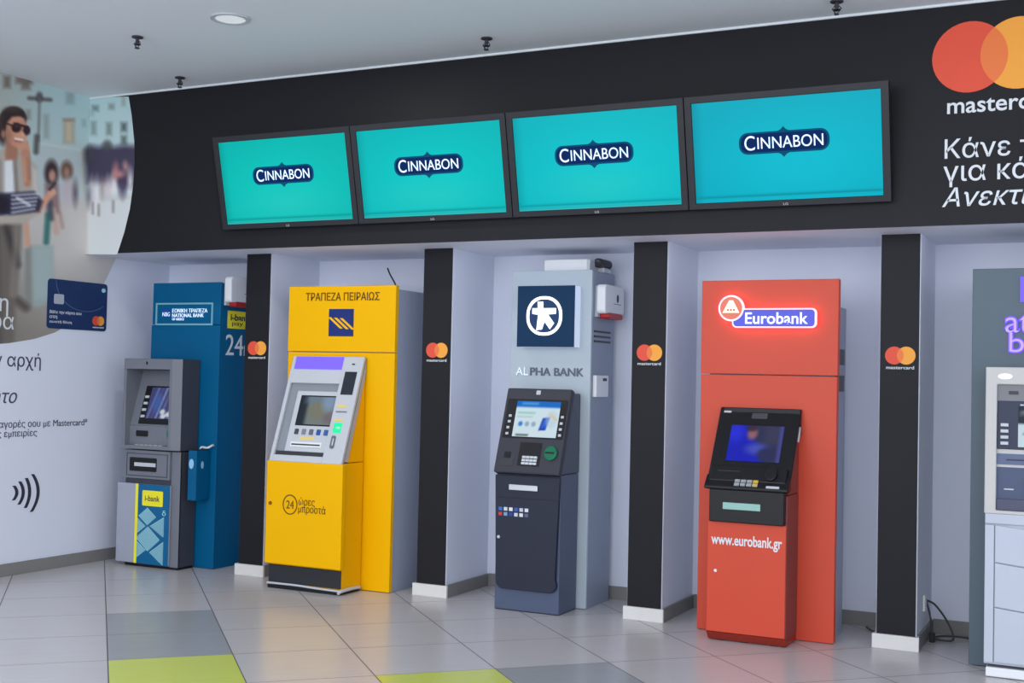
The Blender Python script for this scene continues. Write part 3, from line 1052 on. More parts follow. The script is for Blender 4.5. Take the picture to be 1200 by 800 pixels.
pgrid(IP, 'screen', F, (sc_r[0] + .01, sc_r[1] - .008, sc_r[2] + .01, sc_r[3] - .01), 24, 24, scr_y, print_mat('screen_reflection', 0.6, 0.15), -0.0145)
kc = [(70, 76, 84), (128, 130, 140), (100, 106, 118), (40, 84, 160), (60, 96, 160)]
for k in range(5):
    a = sc_r[0] + 0.012 + k * 0.066
    panel(IP, 'key', F, (a, a + 0.034, 0.215, 0.258), -0.018, -0.012, mat('key_%d' % k, kc[k], 0.4), rad=0.006)
panel(IP, 'yellow_label', F, (sc_r[0] + 0.07, sc_r[0] + 0.20, 0.178, 0.198), -0.018, -0.016, mat('label_yellow', (232, 206, 120), 0.5))
panel(IP, 'cash_slot', F, (sc_r[0] + 0.0, sc_r[0] + 0.28, 0.118, 0.158), -0.018, -0.010, WHITE, bev=0.004)
panel(IP, 'slot_gap', F, (sc_r[0] + 0.012, sc_r[0] + 0.268, 0.131, 0.142), -0.010, -0.009, DGREY)
gw = X1 - XC
panel(fas, 'camera_glass', F, (XC + 0.035, X1 - 0.035, 0.53, 0.71), 0.0, 0.003, GLASSB, bev=0.0)
panel(fas, 'sensor', F, (XC + 0.08, XC + 0.105, 0.765, 0.775), 0.0, 0.003, DGREY)
for (a, b) in ((0.43, 0.45), (0.325, 0.342)):
    panel(fas, 'yellow_label', F, (XC + 0.03, X1 - 0.06, a, b), 0.0, 0.002, MATS['label_yellow'])
panel(fas, 'receipt_slot', F, (XC + 0.03, X1 - 0.05, 0.392, 0.402), 0.0, 0.003, MGREY)
panel(fas, 'card_light', F, (XC + 0.04, X1 - 0.065, 0.235, 0.312), 0.0, 0.004, GREEN_L, rad=0.008)
panel(fas, 'card_light_mark', F, (XC + 0.065, X1 - 0.075, 0.265, 0.28), 0.004, 0.006, mat('mint', (180, 240, 210), 0.4))
cr = panel(fas, 'card_reader', F, (XC + 0.045, X1 - 0.095, 0.115, 0.212), 0.0, 0.008, mat('reader_grey', (104, 112, 118), 0.4), rad=0.012)
panel(cr, 'card_slot', F, (XC + 0.062, X1 - 0.105, 0.135, 0.19), 0.008, 0.010, WHITE, rad=0.006)

# ================================================================== red machine
sur = thing('atm_surround', (-2.02, 0.1, 0), 'red surround panel with a glowing sign behind the red cash machine', 'bank kiosk', 'surround panels behind the cash machines')
F = Fy(-0.072)
bm = bx(NB(), -2.42, -1.62, -0.01, 0.36, 0, 2.10)
cs = add(sur, 'case', bm, KGREY, bev=0.004, label='grey casing behind the red panel')
panel(sur, 'front_panel', F, (-2.462, -1.585, 0.004, 1.652), -0.06, 0.0, RED, bev=0.003)
panel(sur, 'header_panel', F, (-2.464, -1.582, 1.658, 2.262), -0.06, 0.003, RED, bev=0.003)
for z in (1.56, 1.73):
    panel(sur, 'side_vent', Fx(-1.62), (0.02, 0.28, z, z + 0.10), 0.0, 0.008, DGREY)
# back-lit sign standing off the panel
SF = Fy(-0.13)
a0 = SF.uv(859, 377)
b1 = SF.uv(956, 361)
sw = (SF.uv(858, 371)[0], SF.uv(957, 372)[0], SF.uv(905, 384)[1], SF.uv(905, 361)[1])
signF = SF
WGL = mat('sign_white_glow', (200, 180, 190), 0.5, emit=(255, 214, 232), es=0.85)
BGL = mat('sign_blue_glow', (30, 34, 90), 0.5, emit=(92, 98, 222), es=0.9)
OGL = mat('sign_orange_glow', (120, 60, 50), 0.5, emit=(226, 126, 104), es=0.85)
TGL = mat('sign_text_glow', (200, 204, 214), 0.5, emit=(226, 232, 255), es=0.9)
HGL = mat('sign_halo', (255, 120, 140), 0.4, emit=(255, 150, 190), es=3.4)
plate = rr(sw[0], sw[1], sw[2], sw[3], 0.03)
panel(sur, 'sign_back_light', SF, (sw[0] + .02, sw[1] - .01, sw[2] + .012, sw[3] - .012), -0.022, -0.018, HGL)
sg = panel(sur, 'sign_plate', SF, sw, -0.018, 0.0, WGL, rad=0.03, label='glowing white-edged sign plate')
panel(sg, 'sign_field', SF, (sw[0] + .009, sw[1] - .012, sw[2] + .009, sw[3] - .009), 0.0, 0.003, BGL, rad=0.022)
text(sg, 'lettering', 'Eurobank', SF, (SF.uv(873.5, 370)[0], SF.uv(947, 370)[0], SF.uv(873.5, 379.5)[1], SF.uv(873.5, 366)[1]), TGL, 0.006, bold=0.014, d0=0.003)
cu = SF.uv(857, 361)
cr_ = 0.084
bm = NB(); prism(bm, SF, el(cu[0], cu[1], cr_ * .9, cr_ * .9), -0.022, -0.018)
add(sur, 'sign_back_light', bm, HGL)
bm = NB(); prism(bm, SF, el(cu[0], cu[1], cr_, cr_), -0.018, 0.004)
ro = add(sur, 'sign_roundel', bm, WGL)
bm = NB(); prism(bm, SF, el(cu[0], cu[1], cr_ * .86, cr_ * .86), 0.004, 0.007)
add(ro, 'roundel_field', bm, OGL)
bm = NB(); prism(bm, SF, [(cu[0] - .055, cu[1] - .03), (cu[0] + .055, cu[1] - .03), (cu[0] + .012, cu[1] + .05), (cu[0] - .012, cu[1] + .05)], 0.007, 0.009)
add(ro, 'roundel_emblem', bm, mat('emblem_glow', (255, 226, 200), 0.4, emit=(255, 214, 186), es=1.0))
for k in range(3):
    bm = NB(); prism(bm, SF, el(cu[0] - .02 + .02 * k, cu[1] - .012, .008, .008, 12), 0.009, 0.010)
    add(ro, 'emblem_dot', bm, OGL)

atm = thing('cash_machine', (-2.06, -0.22, 0), 'red cash machine with a black sloping head', 'cash machine', 'cash machines')
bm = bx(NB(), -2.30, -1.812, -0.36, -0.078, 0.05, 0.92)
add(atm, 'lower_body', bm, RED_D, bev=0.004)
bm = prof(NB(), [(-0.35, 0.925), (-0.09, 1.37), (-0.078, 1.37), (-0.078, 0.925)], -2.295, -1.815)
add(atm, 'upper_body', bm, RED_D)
F = Fy(-0.375)
dr = panel(atm, 'door', F, (-2.306, -1.815, 0.06, 0.742), -0.03, 0.0, RED, bev=0.005)
text(dr, 'lettering', 'www.eurobank.gr', F, LB(F, (833.5, 636.3), (833.5, 628.6), (916.5, 636)), TXT_W, 0.003, bold=0.018, ref='x')
bm = NB(); prism(bm, F, el(*F.uv(838.5, 668), 0.010, 0.010, 14), 0, 0.005)
add(dr, 'lock', bm, SILVER)
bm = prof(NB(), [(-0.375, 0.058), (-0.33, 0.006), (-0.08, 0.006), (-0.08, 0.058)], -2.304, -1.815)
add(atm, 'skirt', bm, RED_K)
for a, b in ((-2.25, -2.2), (-1.92, -1.87), (-2.1, -2.05)):
    add(atm, 'foot', bx(NB(), a, b, -0.32, -0.1, 0, 0.012), BLACK)
# dispenser box
F = Fy(-0.41)
dsp = panel(atm, 'dispenser', F, (-2.288, -1.822, 0.742, 0.945), -0.06, 0.0, BLACK, bev=0.006)
panel(dsp, 'cash_slot', F, LB(F, (847, 596), (847, 588), (891, 597)), 0.0, 0.005, mat('mint_grey', (138, 176, 168), 0.35, emit=(110, 160, 148), es=.25), bev=0.002)
# head
F = Fi(-0.397, 0.945, -0.096, 1.447)
HH = math.hypot(0.301, 0.502)
HX0, HX1 = -2.318, -1.797
hd = panel(atm, 'head', F, (HX0, HX1, 0.0, HH), -0.022, 0.0, BLACK, bev=0.010, label='black sloping head')
bm = bx(NB(), HX0 + 0.03, HX1 - 0.004, -0.115, -0.078, 1.28, 1.44)
add(atm, 'head_back', bm, BLACK)


def scr_r(s, t):
    P = Paint(s, 1 - t, (54, 58, 92))
    P.poly([(-.1, .1), (.25, -.1), (.55, .55), (.75, 1.1), (-.1, 1.1)], (34, 42, 190), .12)
    P.ell(.1, .2, .15, .25, (46, 54, 220), .15)
    P.ell(.42, .22, .09, .17, (150, 104, 112), .07)
    P.ell(.40, .08, .1, .09, (60, 44, 60), .06, .8)
    P.ell(.55, .65, .2, .15, (74, 86, 190), .15)
    P.ell(.75, .8, .18, .2, (50, 54, 92), .1)
    P.rect(.66, .95, .0, .5, (66, 66, 92), .1, .8)
    P.rect(.93, 1.0, -.1, 1.1, (80, 84, 170), .06, .8)
    return P.c


q = [F.uv(*k) for k in ((858, 498), (919, 500), (914, 542), (850, 540))]
su = ((q[0][0] + q[3][0]) / 2, (q[1][0] + q[2][0]) / 2, (q[2][1] + q[3][1]) / 2, (q[0][1] + q[1][1]) / 2)
pgrid(hd, 'screen', F, su, 30, 24, scr_r, print_mat('screen_mid', 0.85, 0.15), 0.003)
panel(hd, 'camera_window', F, F.R((882, 484), (899, 491)), 0.0, 0.003, mat('cam_win', (76, 76, 82), 0.3), rad=0.004)
panel(hd, 'maker_label', F, F.R((849, 481), (857, 483.4)), 0.0, 0.003, LGREY)
zt = F.uv(885, 547)[1]
panel(hd, 'key_hood', F, (HX0 + 0.02, HX1 - 0.02, zt - 0.12, zt - 0.01), 0.0, 0.03, BLACK, bev=0.008)
panel(hd, 'hood_line', F, (HX0 + 0.07, HX0 + 0.21, zt - 0.055, zt - 0.049), 0.03, 0.032, DGREY)
bm = NB(); prism(bm, F, el(HX1 - 0.115, zt - 0.06, 0.04, 0.05, 24), 0.03, 0.048)
add(hd, 'card_reader', bm, BLACK, bev=0.006)
shelf = prof(NB(), [(-0.43, 0.945), (-0.43, 0.962), (-0.366, 1.03), (-0.335, 1.02), (-0.34, 0.945)], HX0, HX1)
add(hd, 'shelf', shelf, BLACK, bev=0.006)
KF = Fi(-0.43, 0.962, -0.366, 1.03)
ku = KF.uv(874, 566)[0]
for r_ in range(3):
    for c_ in range(4):
        panel(hd, 'key', KF, (ku - 0.07 + c_ * 0.038, ku - 0.07 + c_ * 0.038 + 0.031, 0.010 + r_ * 0.027, 0.031 + r_ * 0.027), 0.0, 0.006,
              SILVER if c_ < 3 else mat('key_side_%d' % r_, [(196, 178, 120), (214, 176, 60), (206, 170, 90)][r_], .4))
panel(hd, 'label', KF, (ku + 0.13, ku + 0.21, 0.004, 0.02), 0.0, 0.004, LGREY)
bm = NB(); tube(bm, [(HX1 - 0.01, -0.14, 1.24), (HX1 - 0.002, -0.14, 1.30), (HX1 - 0.005, -0.12, 1.33)], 0.008)
add(hd, 'side_cable', bm, LGREY)

# ================================================================== grey machine
sur = thing('atm_surround', (-3.65, 0.35, 0), 'pale grey surround column with a lit blue square sign behind the dark cash machine', 'bank kiosk', 'surround panels behind the cash machines')
bm = bx(NB(), -3.95, -3.336, 0.165, 0.575, 0, 2.368)
add(sur, 'case', bm, ALP_S, bev=0.003, label='brushed grey side casing')
panel(sur, 'front_panel', Fy(0.14), (-3.956, -3.333, 0.004, 2.37), -0.025, 0.0, ALP_F, bev=0.003)
SF = Fy(0.03)
sb = panel(sur, 'sign_box', SF, (-3.857, -3.416, 1.823, 2.254), -0.11, -0.008, mat('sign_side', (214, 222, 236), 0.35, emit=(200, 214, 240), es=.35), bev=0.003)
panel(sb, 'sign_face', SF, (-3.857, -3.416, 1.823, 2.254), -0.008, 0.0, mat('sign_face_blue', (4, 26, 48), 0.6, emit=(8, 54, 92), es=.6, noise=.1, spec=.2))
WG2 = mat('sign_white_cool', (250, 252, 255), 0.4, emit=(236, 244, 255), es=1.1)
BG2 = mat('sign_blue_lit', (40, 96, 150), 0.4, emit=(56, 120, 182), es=.9)
cu = SF.uv(638, 370)
bm = NB(); ringp(bm, SF, rr(cu[0] - .137, cu[0] + .137, cu[1] - .138, cu[1] + .138, .125, 8), rr(cu[0] - .116, cu[0] + .116, cu[1] - .117, cu[1] + .117, .105, 8), 0.0, 0.006)
add(sb, 'sign_ring', bm, WG2)
bm = NB(); prism(bm, SF, rr(cu[0] - .116, cu[0] + .116, cu[1] - .117, cu[1] + .117, .105, 8), 0.0, 0.003)
add(sb, 'sign_disc', bm, mat('disc_blue', (8, 28, 60), 0.5, emit=(16, 66, 118), es=.5))
em = [(-.052, .100), (-.010, .100), (-.008, .054), (.090, .054), (.090, .014), (.030, .010), (.078, -.052), (.046, -.094), (.004, -.040), (-.016, -.096), (-.058, -.100), (-.046, .008), (-.092, .014), (-.092, .054), (-.050, .054)]
bm = NB(); prism(bm, SF, [(cu[0] + a, cu[1] + b) for a, b in em][::-1], 0.003, 0.007)
add(sb, 'sign_emblem', bm, WG2)
PF = Fy(0.14)
lb_ = PF.R((605, 430), (684, 441))
lw = lb_[1] - lb_[0]
text(sur, 'lettering', 'AL', PF, (lb_[0], lb_[0] + lw * .19, lb_[2], lb_[3]), mat('letter_pale', (226, 236, 242), 0.2, metal=.5), 0.008, bold=.01)
text(sur, 'lettering', 'PHA BANK', PF, (lb_[0] + lw * .215, lb_[1], lb_[2], lb_[3]), mat('letter_steel', (84, 92, 104), 0.3, metal=.3), 0.008, bold=.01)
XF = Fx(-3.336)
for z in (1.935, 1.90, 1.865):
    panel(sur, 'side_vent', XF, (0.20, 0.50, z, z + 0.014), 0.0, 0.006, DGREY)
rtr = thing('router_box', (-3.56, 0.28, 2.368), 'flat white box lying on top of the pale grey surround', 'box')
bm = bx(NB(), -3.735, -3.40, 0.20, 0.38, 2.370, 2.455)
add(rtr, 'case', bm, WHITE, bev=0.006)
panel(rtr, 'end_cap', Fx(-3.40), (0.205, 0.375, 2.375, 2.45), 0.0, 0.02, LGREY)
cmr = thing('security_camera', (-3.345, 0.40, 2.368), 'small black camera on top of the pale grey surround', 'camera')
bm = bx(NB(), -3.385, -3.335, 0.36, 0.50, 2.370, 2.405)
add(cmr, 'foot', bm, LGREY, bev=0.004)
bm = NB(); tube(bm, [(-3.36, 0.30, 2.435), (-3.36, 0.35, 2.435), (-3.36, 0.50, 2.435)], 0.034, 14)
add(cmr, 'housing', bm, BLACK, bev=0.004)
bm = NB(); prism(bm, Fy(0.30), el(-3.36, 2.435, 0.02, 0.02, 16), 0.0, 0.006)
add(cmr, 'lens', bm, GLASSB)


def dispenser(X, y0, y1, z0, z1, label):
    t = thing('sanitizer_dispenser', (X, (y0 + y1) / 2, z0), label, 'dispenser', 'white hand sanitizer dispensers')
    G = Fx(X)
    panel(t, 'back_plate', G, (y0 + .02, y1 - .02, z0 + .01, z1 - .01), 0.0, 0.02, LGREY)
    panel(t, 'cover', G, (y0, y1, z0 + (z1 - z0) * .14, z1), 0.015, 0.085, WHITE, rad=0.03, bev=0.012)
    panel(t, 'push_bar', G, (y0 + .06, y1 - .04, z0, z0 + (z1 - z0) * .17), 0.015, 0.09, REDP, rad=0.018, bev=0.006)
    bm = NB(); prism(bm, G, el((y0 + y1) / 2 + .05, z0 + (z1 - z0) * .62, .018, .03, 16), 0.085, 0.087)
    add(t, 'drop_mark', bm, TXT_DK)
    panel(t, 'mark_line', G, ((y0 + y1) / 2 - .02, (y0 + y1) / 2 + .12, z0 + (z1 - z0) * .44, z0 + (z1 - z0) * .46), 0.085, 0.087, MGREY)
    return t


dispenser(-3.336, 0.19, 0.56, 2.035, 2.275, 'white hand sanitizer dispenser on the side of the pale grey surround')
bxw = thing('small_wall_box', (-3.336, 0.31, 1.478), 'small white box on the side of the pale grey surround', 'box')
panel(bxw, 'case', XF, (0.19, 0.42, 1.478, 1.632), 0.0, 0.03, WHITE, bev=0.006)
panel(bxw, 'slot', XF, (0.31, 0.38, 1.592, 1.612), 0.03, 0.033, DGREY)

atm = thing('cash_machine', (-3.64, 0.0, 0), 'dark grey cash machine with a bright white and blue screen', 'cash machine', 'cash machines')
bm = bx(NB(), -3.888, -3.40, -0.17, 0.125, 0.005, 0.945)
add(atm, 'lower_body', bm, ALP_B, bev=0.005)
bm = bx(NB(), -3.885, -3.404, -0.165, 0.12, 0.0, 0.006)
add(atm, 'foot_frame', bm, BLACK)
bm = prof(NB(), [(-0.17, 0.95), (-0.03, 1.50), (0.13, 1.50), (0.13, 0.95)], -3.885, -3.402)
add(atm, 'upper_body', bm, mat('alpha_upper_side', (76, 82, 98), .4), bev=0.004)
bm = bx(NB(), -3.885, -3.404, 0.125, 0.14, 0.95, 1.49)
add(atm, 'rear_edge', bm, BLACK)
F = Fy(-0.20)
pts = [(-3.888, 0.93), (-3.882, 0.70)]
pts += [(-3.882 + 0.012 * t, 0.70 - 0.46 * t) for t in (0.3, .6, 1)]
cxl, cxr = -3.815, -3.465
pts += [(cxl + 0.055 * math.cos(a), 0.205 + 0.055 * math.sin(a)) for a in np.linspace(math.pi, math.pi * 1.5, 7)]
pts += [(cxr + 0.055 * math.cos(a), 0.205 + 0.055 * math.sin(a)) for a in np.linspace(math.pi * 1.5, math.pi * 2, 7)]
pts += [(-3.408 - 0.012 * t, 0.70 - 0.46 * t) for t in (1, .6, .3)] + [(-3.406, 0.70), (-3.398, 0.93)]
bm = NB(); prism(bm, F, pts, -0.032, 0.0)
dr = add(atm, 'door', bm, ALP_D, bev=0.005)
panel(dr, 'upper_line', F, (-3.878, -3.41, 0.775, 0.779), 0.0, 0.001, BLACK)
panel(dr, 'cash_slot', F, LB(F, (597, 573.5), (597, 567), (630.5, 573.5)), 0.0, 0.012, SILVER, bev=0.003)
bm = NB(); prism(bm, F, el(*F.uv(584.5, 628.5), 0.011, 0.011, 14), 0, 0.006)
add(dr, 'lock', bm, SILVER)
ccs = [[(60, 110, 190), (206, 210, 216), (226, 226, 230), (58, 92, 170), (190, 200, 220), (214, 216, 224)],
       [(200, 60, 60), (120, 160, 200), (40, 70, 150), (200, 204, 212), (220, 220, 226), (90, 100, 130)]]
for r_ in range(2):
    for c_ in range(6):
        a = F.uv(584.5 + c_ * 6.1, 595)[0]
        z = F.uv(600, 596.5 + r_ * 6)[1]
        panel(dr, 'card_logo', F, (a, a + 0.027, z - 0.012, z + 0.012), 0.0, 0.002, mat('cl_%d%d' % (r_, c_), ccs[r_][c_], .5))
F = Fi(-0.227, 0.95, -0.026, 1.532)
HH = math.hypot(0.201, 0.582)
hd = panel(atm, 'head', F, (-3.892, -3.394, 0.0, HH), -0.06, 0.0, ALP_H, bev=0.012, label='dark sloping head')


def quadr(F, a, b, c, d, dd=0.0):
    q = [F.uv(*k, dd) for k in (a, b, c, d)]
    return ((q[0][0] + q[3][0]) / 2, (q[1][0] + q[2][0]) / 2, (q[2][1] + q[3][1]) / 2, (q[0][1] + q[1][1]) / 2)


panel(hd, 'screen_surround', F, quadr(F, (596.5, 467), (666, 469), (659.5, 515), (588, 512.5)), 0.0, 0.003, BLACK, rad=0.01)
s4 = quadr(F, (606, 470), (657, 471), (652.5, 513), (601, 511.5))


def scr_a(s, t):
    P = Paint(s, 1 - t, (206, 226, 236))
    P.rect(-.1, 1.1, -.1, .17, (30, 110, 200), .03)
    P.rect(.12, .5, .03, .10, (120, 180, 230), .04, .6)
    P.rect(.05, .45, .30, .36, (140, 200, 190), .04, .8)
    P.rect(.05, .40, .42, .46, (170, 190, 200), .04, .8)
    for k, c in ((.15, (60, 130, 210)), (.30, (150, 170, 190)), (.45, (150, 170, 190))):
        P.ell(k, .64, .05, .07, c, .03)
    P.poly([(.64, .46), (.80, .44), (.74, .80), (.58, .82)], (34, 72, 180), .03)
    P.poly([(.67, .50), (.77, .49), (.73, .72), (.63, .74)], (50, 100, 210), .03)
    P.ell(.84, .5, .13, .25, (180, 206, 220), .05, .5)
    P.cap((.80, .36), (.95, .50), .02, (236, 180, 120), .03, .8)
    P.rect(.08, .36, .93, .975, (70, 84, 80), .03)
    return P.c


pgrid(hd, 'screen', F, s4, 40, 30, scr_a, print_mat('screen_bright', 0.95, 0.15), 0.004)
for a, b in ((598.4, 487), (597.2, 493.6), (595.6, 500.6), (594.4, 507.6), (659.4, 489), (658, 496.4), (657, 503.4), (656, 510.4)):
    c = F.uv(a, b)
    panel(hd, 'button', F, (c[0] - .011, c[0] + .011, c[1] - .009, c[1] + .009), 0.003, 0.008, LGREY, bev=.002)
c = F.uv(631.4, 460)
panel(hd, 'camera_mark', F, (c[0] - .016, c[0] + .016, c[1] - .015, c[1] + .015), 0.0, 0.004, LGREY, rad=.004)
panel(hd, 'receipt_slot', F, quadr(F, (592, 529), (599, 529), (597.5, 536), (590.5, 536)), 0.0, 0.004, BLACK)
panel(hd, 'receipt_panel', F, quadr(F, (587.5, 536), (602, 537), (601, 546), (586, 545)), 0.0, 0.003, DGREY)
kr = quadr(F, (610, 518), (635, 519), (632, 547), (606, 545))
kf = panel(hd, 'key_recess', F, kr, 0.0, 0.003, BLACK)
for r_ in range(3):
    for c_ in range(4):
        a = kr[0] + 0.035 + c_ * (kr[1] - kr[0] - .05) / 4
        z = kr[2] + 0.008 + r_ * 0.022
        panel(hd, 'key', F, (a, a + .026, z, z + .016), 0.003, 0.012, SILVER)
c = F.uv(646, 531.5)
bm = NB(); prism(bm, F, el(c[0], c[1], .048, .052, 28), 0.0, 0.022)
cr = add(hd, 'card_reader', bm, GREEN_D, bev=.008)
panel(cr, 'card_slot', F, (c[0] - .035, c[0] + .03, c[1] - .006, c[1] + .006), 0.022, 0.024, BLACK)

# ================================================================== blue machine
sur = thing('atm_surround', (-6.92, 0.28, 0), 'blue surround cabinet behind the small grey cash machine by the left wall', 'bank kiosk', 'surround panels behind the cash machines')
bm = bx(NB(), -7.28, -6.568, 0.09, 0.55, 0, 2.322)
add(sur, 'case', bm, BLUE, bev=0.004)
panel(sur, 'front_panel', Fy(0.07), (-7.292, -6.565, 0.004, 1.975), -0.02, 0.0, BLUE, bev=0.003)
panel(sur, 'header_panel', Fy(0.07), (-7.284, -6.565, 1.982, 2.326), -0.02, 0.0, BLUE, bev=0.003)
F = Fy(0.07)
u = F.R((183.5, 355), (249.5, 381))
bm = NB(); ringp(bm, F, rc(*u), inset(*u, 0.014), 0.0, 0.008)
add(sur, 'sign_frame', bm, mat('frame_pale', (120, 176, 190), 0.4))
w_, h_ = u[1] - u[0], u[3] - u[2]
TGW = mat('sign_text_cool', (230, 240, 255), 0.4, emit=(190, 216, 245), es=.6)
panel(sur, 'logo_plate', F, (u[0] + w_ * .11, u[0] + w_ * .25, u[2] + h_ * .36, u[2] + h_ * .72), 0.0, 0.004, mat('nbg_logo', (20, 60, 130), .4, emit=(20, 70, 140), es=.3))
text(sur, 'lettering', 'NBG', F, (u[0] + w_ * .12, u[0] + w_ * .25, u[2] + h_ * .40, u[2] + h_ * .58), TGW, 0.006, d0=.004)
text(sur, 'lettering', 'ΕΘΝΙΚΗ ΤΡΑΠΕΖΑ', F, (u[0] + w_ * .29, u[0] + w_ * .90, u[2] + h_ * .56, u[2] + h_ * .74), TGW, 0.004)
text(sur, 'lettering', 'NATIONAL BANK', F, (u[0] + w_ * .29, u[0] + w_ * .84, u[2] + h_ * .36, u[2] + h_ * .52), TGW, 0.004)
text(sur, 'lettering', 'OF GREECE', F, (u[0] + w_ * .29, u[0] + w_ * .50, u[2] + h_ * .22, u[2] + h_ * .32), TGW, 0.004)
G = Fx(-6.568)
st = panel(sur, 'yellow_sticker', G, (0.165, 0.46, 1.955, 2.10), 0.0, 0.002, YSTK)
text(st, 'lettering', 'i-bank', G, (0.20, 0.44, 2.02, 2.075), TXT_DK, 0.004, d0=.002, bold=.02)
text(st, 'lettering', 'pay', G, (0.22, 0.36, 1.97, 2.005), TXT_DK, 0.004, d0=.002)
text(sur, 'lettering', '24', G, (0.15, 0.37, 1.735, 1.905), TXT_W, 0.003)
text(sur, 'lettering', 'h', G, (0.385, 0.455, 1.735, 1.82), TXT_W, 0.003)
dispenser(-6.564, 0.09, 0.47, 2.13, 2.375, 'white hand sanitizer dispenser on the side of the blue cabinet')

atm = thing('cash_machine', (-7.05, -0.02, 0), 'small grey cash machine with a blue and yellow advert on its base', 'cash machine', 'cash machines')
AX0, AX1 = -7.345, -6.752
bm = bx(NB(), AX0 + .01, AX1 - .006, -0.13, 0.062, 0.02, 0.945)
add(atm, 'lower_body', bm, NBG_D, bev=0.004)
bm = bx(NB(), AX0 + .02, AX1 - .015, -0.12, 0.06, 0.0, 0.02)
add(atm, 'plinth', bm, BLACK)
# head: hollow box with a recess
FR = -0.175
RX0, RX1, RZ0, RZ1 = -7.318, -6.86, 0.985, 1.605
bm = NB()
bx(bm, AX0, AX1, 0.035, 0.062, 0.955, 1.69)           # back
head = add(atm, 'head_shell', bm, NBG_D, bev=0.004, label='dark grey head casing')
bm = bx(NB(), AX1 - 0.02, AX1, -0.145, 0.035, 0.955, 1.69)
add(head, 'side_cheek', bm, NBG_D)
bm = bx(NB(), AX0, RX0, FR, 0.035, 0.955, 1.69)
add(head, 'side_rim', bm, NBG_G, bev=0.003)
bm = NB()
pp = [(RX1, FR), (-6.832, FR), (AX1, -0.145), (AX1 - .02, 0.035), (RX1, 0.035)]
a = [bm.verts.new((x, y, 0.955)) for x, y in pp]
b = [bm.verts.new((x, y, 1.69)) for x, y in pp]
bm.faces.new(a[::-1]); bm.faces.new(b)
for i in range(5):
    j = (i + 1) % 5
    bm.faces.new((a[i], a[j], b[j], b[i]))
add(head, 'right_cheek', bm, NBG_G, bev=0.003)
bm = bx(NB(), RX0, RX1, FR, 0.035, RZ1, 1.69)
tb = add(head, 'top_band', bm, NBG_G, bev=0.003)
bm = NB(); prism(bm, Fy(FR), el(-7.10, 1.655, .008, .014, 14), 0, .004)
add(head, 'camera_hole', bm, BLACK)
bm = bx(NB(), RX0, RX1, FR, 0.035, 0.955, 0.985)
add(head, 'shelf', bm, NBG_G, bev=0.004)
SFR = Fi(-0.115, 1.145, 0.01, 1.56)
panel(head, 'recess_panel', SFR, (RX0, RX1, 0.0, 0.475), -0.02, 0.0, NBG_G)
panel(head, 'screen_bezel', SFR, (RX0 + .085, RX1 - .002, 0.012, 0.335), 0.0, 0.006, BLACK)


def scr_n(s, t):
    P = Paint(s, 1 - t, (66, 72, 120))
    for k in range(7):
        P.cap((.05 + .15 * k, 1.0), (.25 + .15 * k, .0), .03, [(120, 130, 190), (96, 80, 140), (150, 170, 210)][k % 3], .06, .8)
    P.ell(.3, .5, .15, .3, (70, 110, 190), .1, .6)
    P.ell(.8, .3, .2, .3, (90, 76, 120), .1, .7)
    for a, b in ((.55, .78), (.75, .86), (.85, .74), (.6, .92)):
        P.ell(a, b, .09, .08, (206, 216, 226), .05)
    return P.c


pgrid(head, 'screen', SFR, (RX0 + .15, RX1 - .008, 0.06, 0.322), 30, 30, scr_n, print_mat('screen_mid2', 0.8, 0.15), 0.0065)
for k in range(4):
    panel(head, 'button', SFR, (RX0 + .10, RX0 + .14, .065 + .055 * k, .085 + .055 * k), 0.006, 0.014, LGREY)
LP = Fy(-0.118)
panel(head, 'lower_panel', LP, (RX0, RX1, 0.986, 1.143), -0.03, 0.0, NBG_G)
panel(head, 'card_reader', LP, (-7.243, -7.12, 1.055, 1.103), 0.0, 0.008, BLACK, rad=.01)
bm = NB(); prism(bm, LP, el(RX1 - .025, 1.085, .028, .042, 20), 0.0, 0.012)
add(head, 'card_bezel', bm, GREEN_D)
KT = Fr((0, -0.168, 0.9855), (1, 0, 0), (0, 1, 0))
for r_ in range(2):
    for c_ in range(6):
        panel(head, 'key', KT, (RX0 + .10 + .05 * c_, RX0 + .14 + .05 * c_, .006 + .022 * r_, .022 + .022 * r_), 0.0, 0.006, SILVER)
# dispenser
F = Fy(-0.155)
dz = panel(atm, 'dispenser', F, (AX0 + .005, -6.85, 0.715, 0.945), -0.03, 0.0, NBG_G, bev=.005)
bm = NB(); ringp(bm, F, rc(AX0 + .04, -6.87, .735, .92), inset(AX0 + .04, -6.87, .735, .92, .006), 0, .003)
add(dz, 'panel_line', bm, NBG_D)
panel(dz, 'cash_slot', F, (-7.268, -6.985, 0.775, 0.885), 0.0, 0.006, BLACK, rad=.01)
panel(dz, 'slot_light', F, (-7.215, -6.99, 0.815, 0.845), 0.006, 0.009, LGREY)
panel(atm, 'corner_strip', Fy(-0.132), (-6.85, AX1 - .006, 0.02, 0.945), -0.02, 0.0, NBG_G, bev=.004)
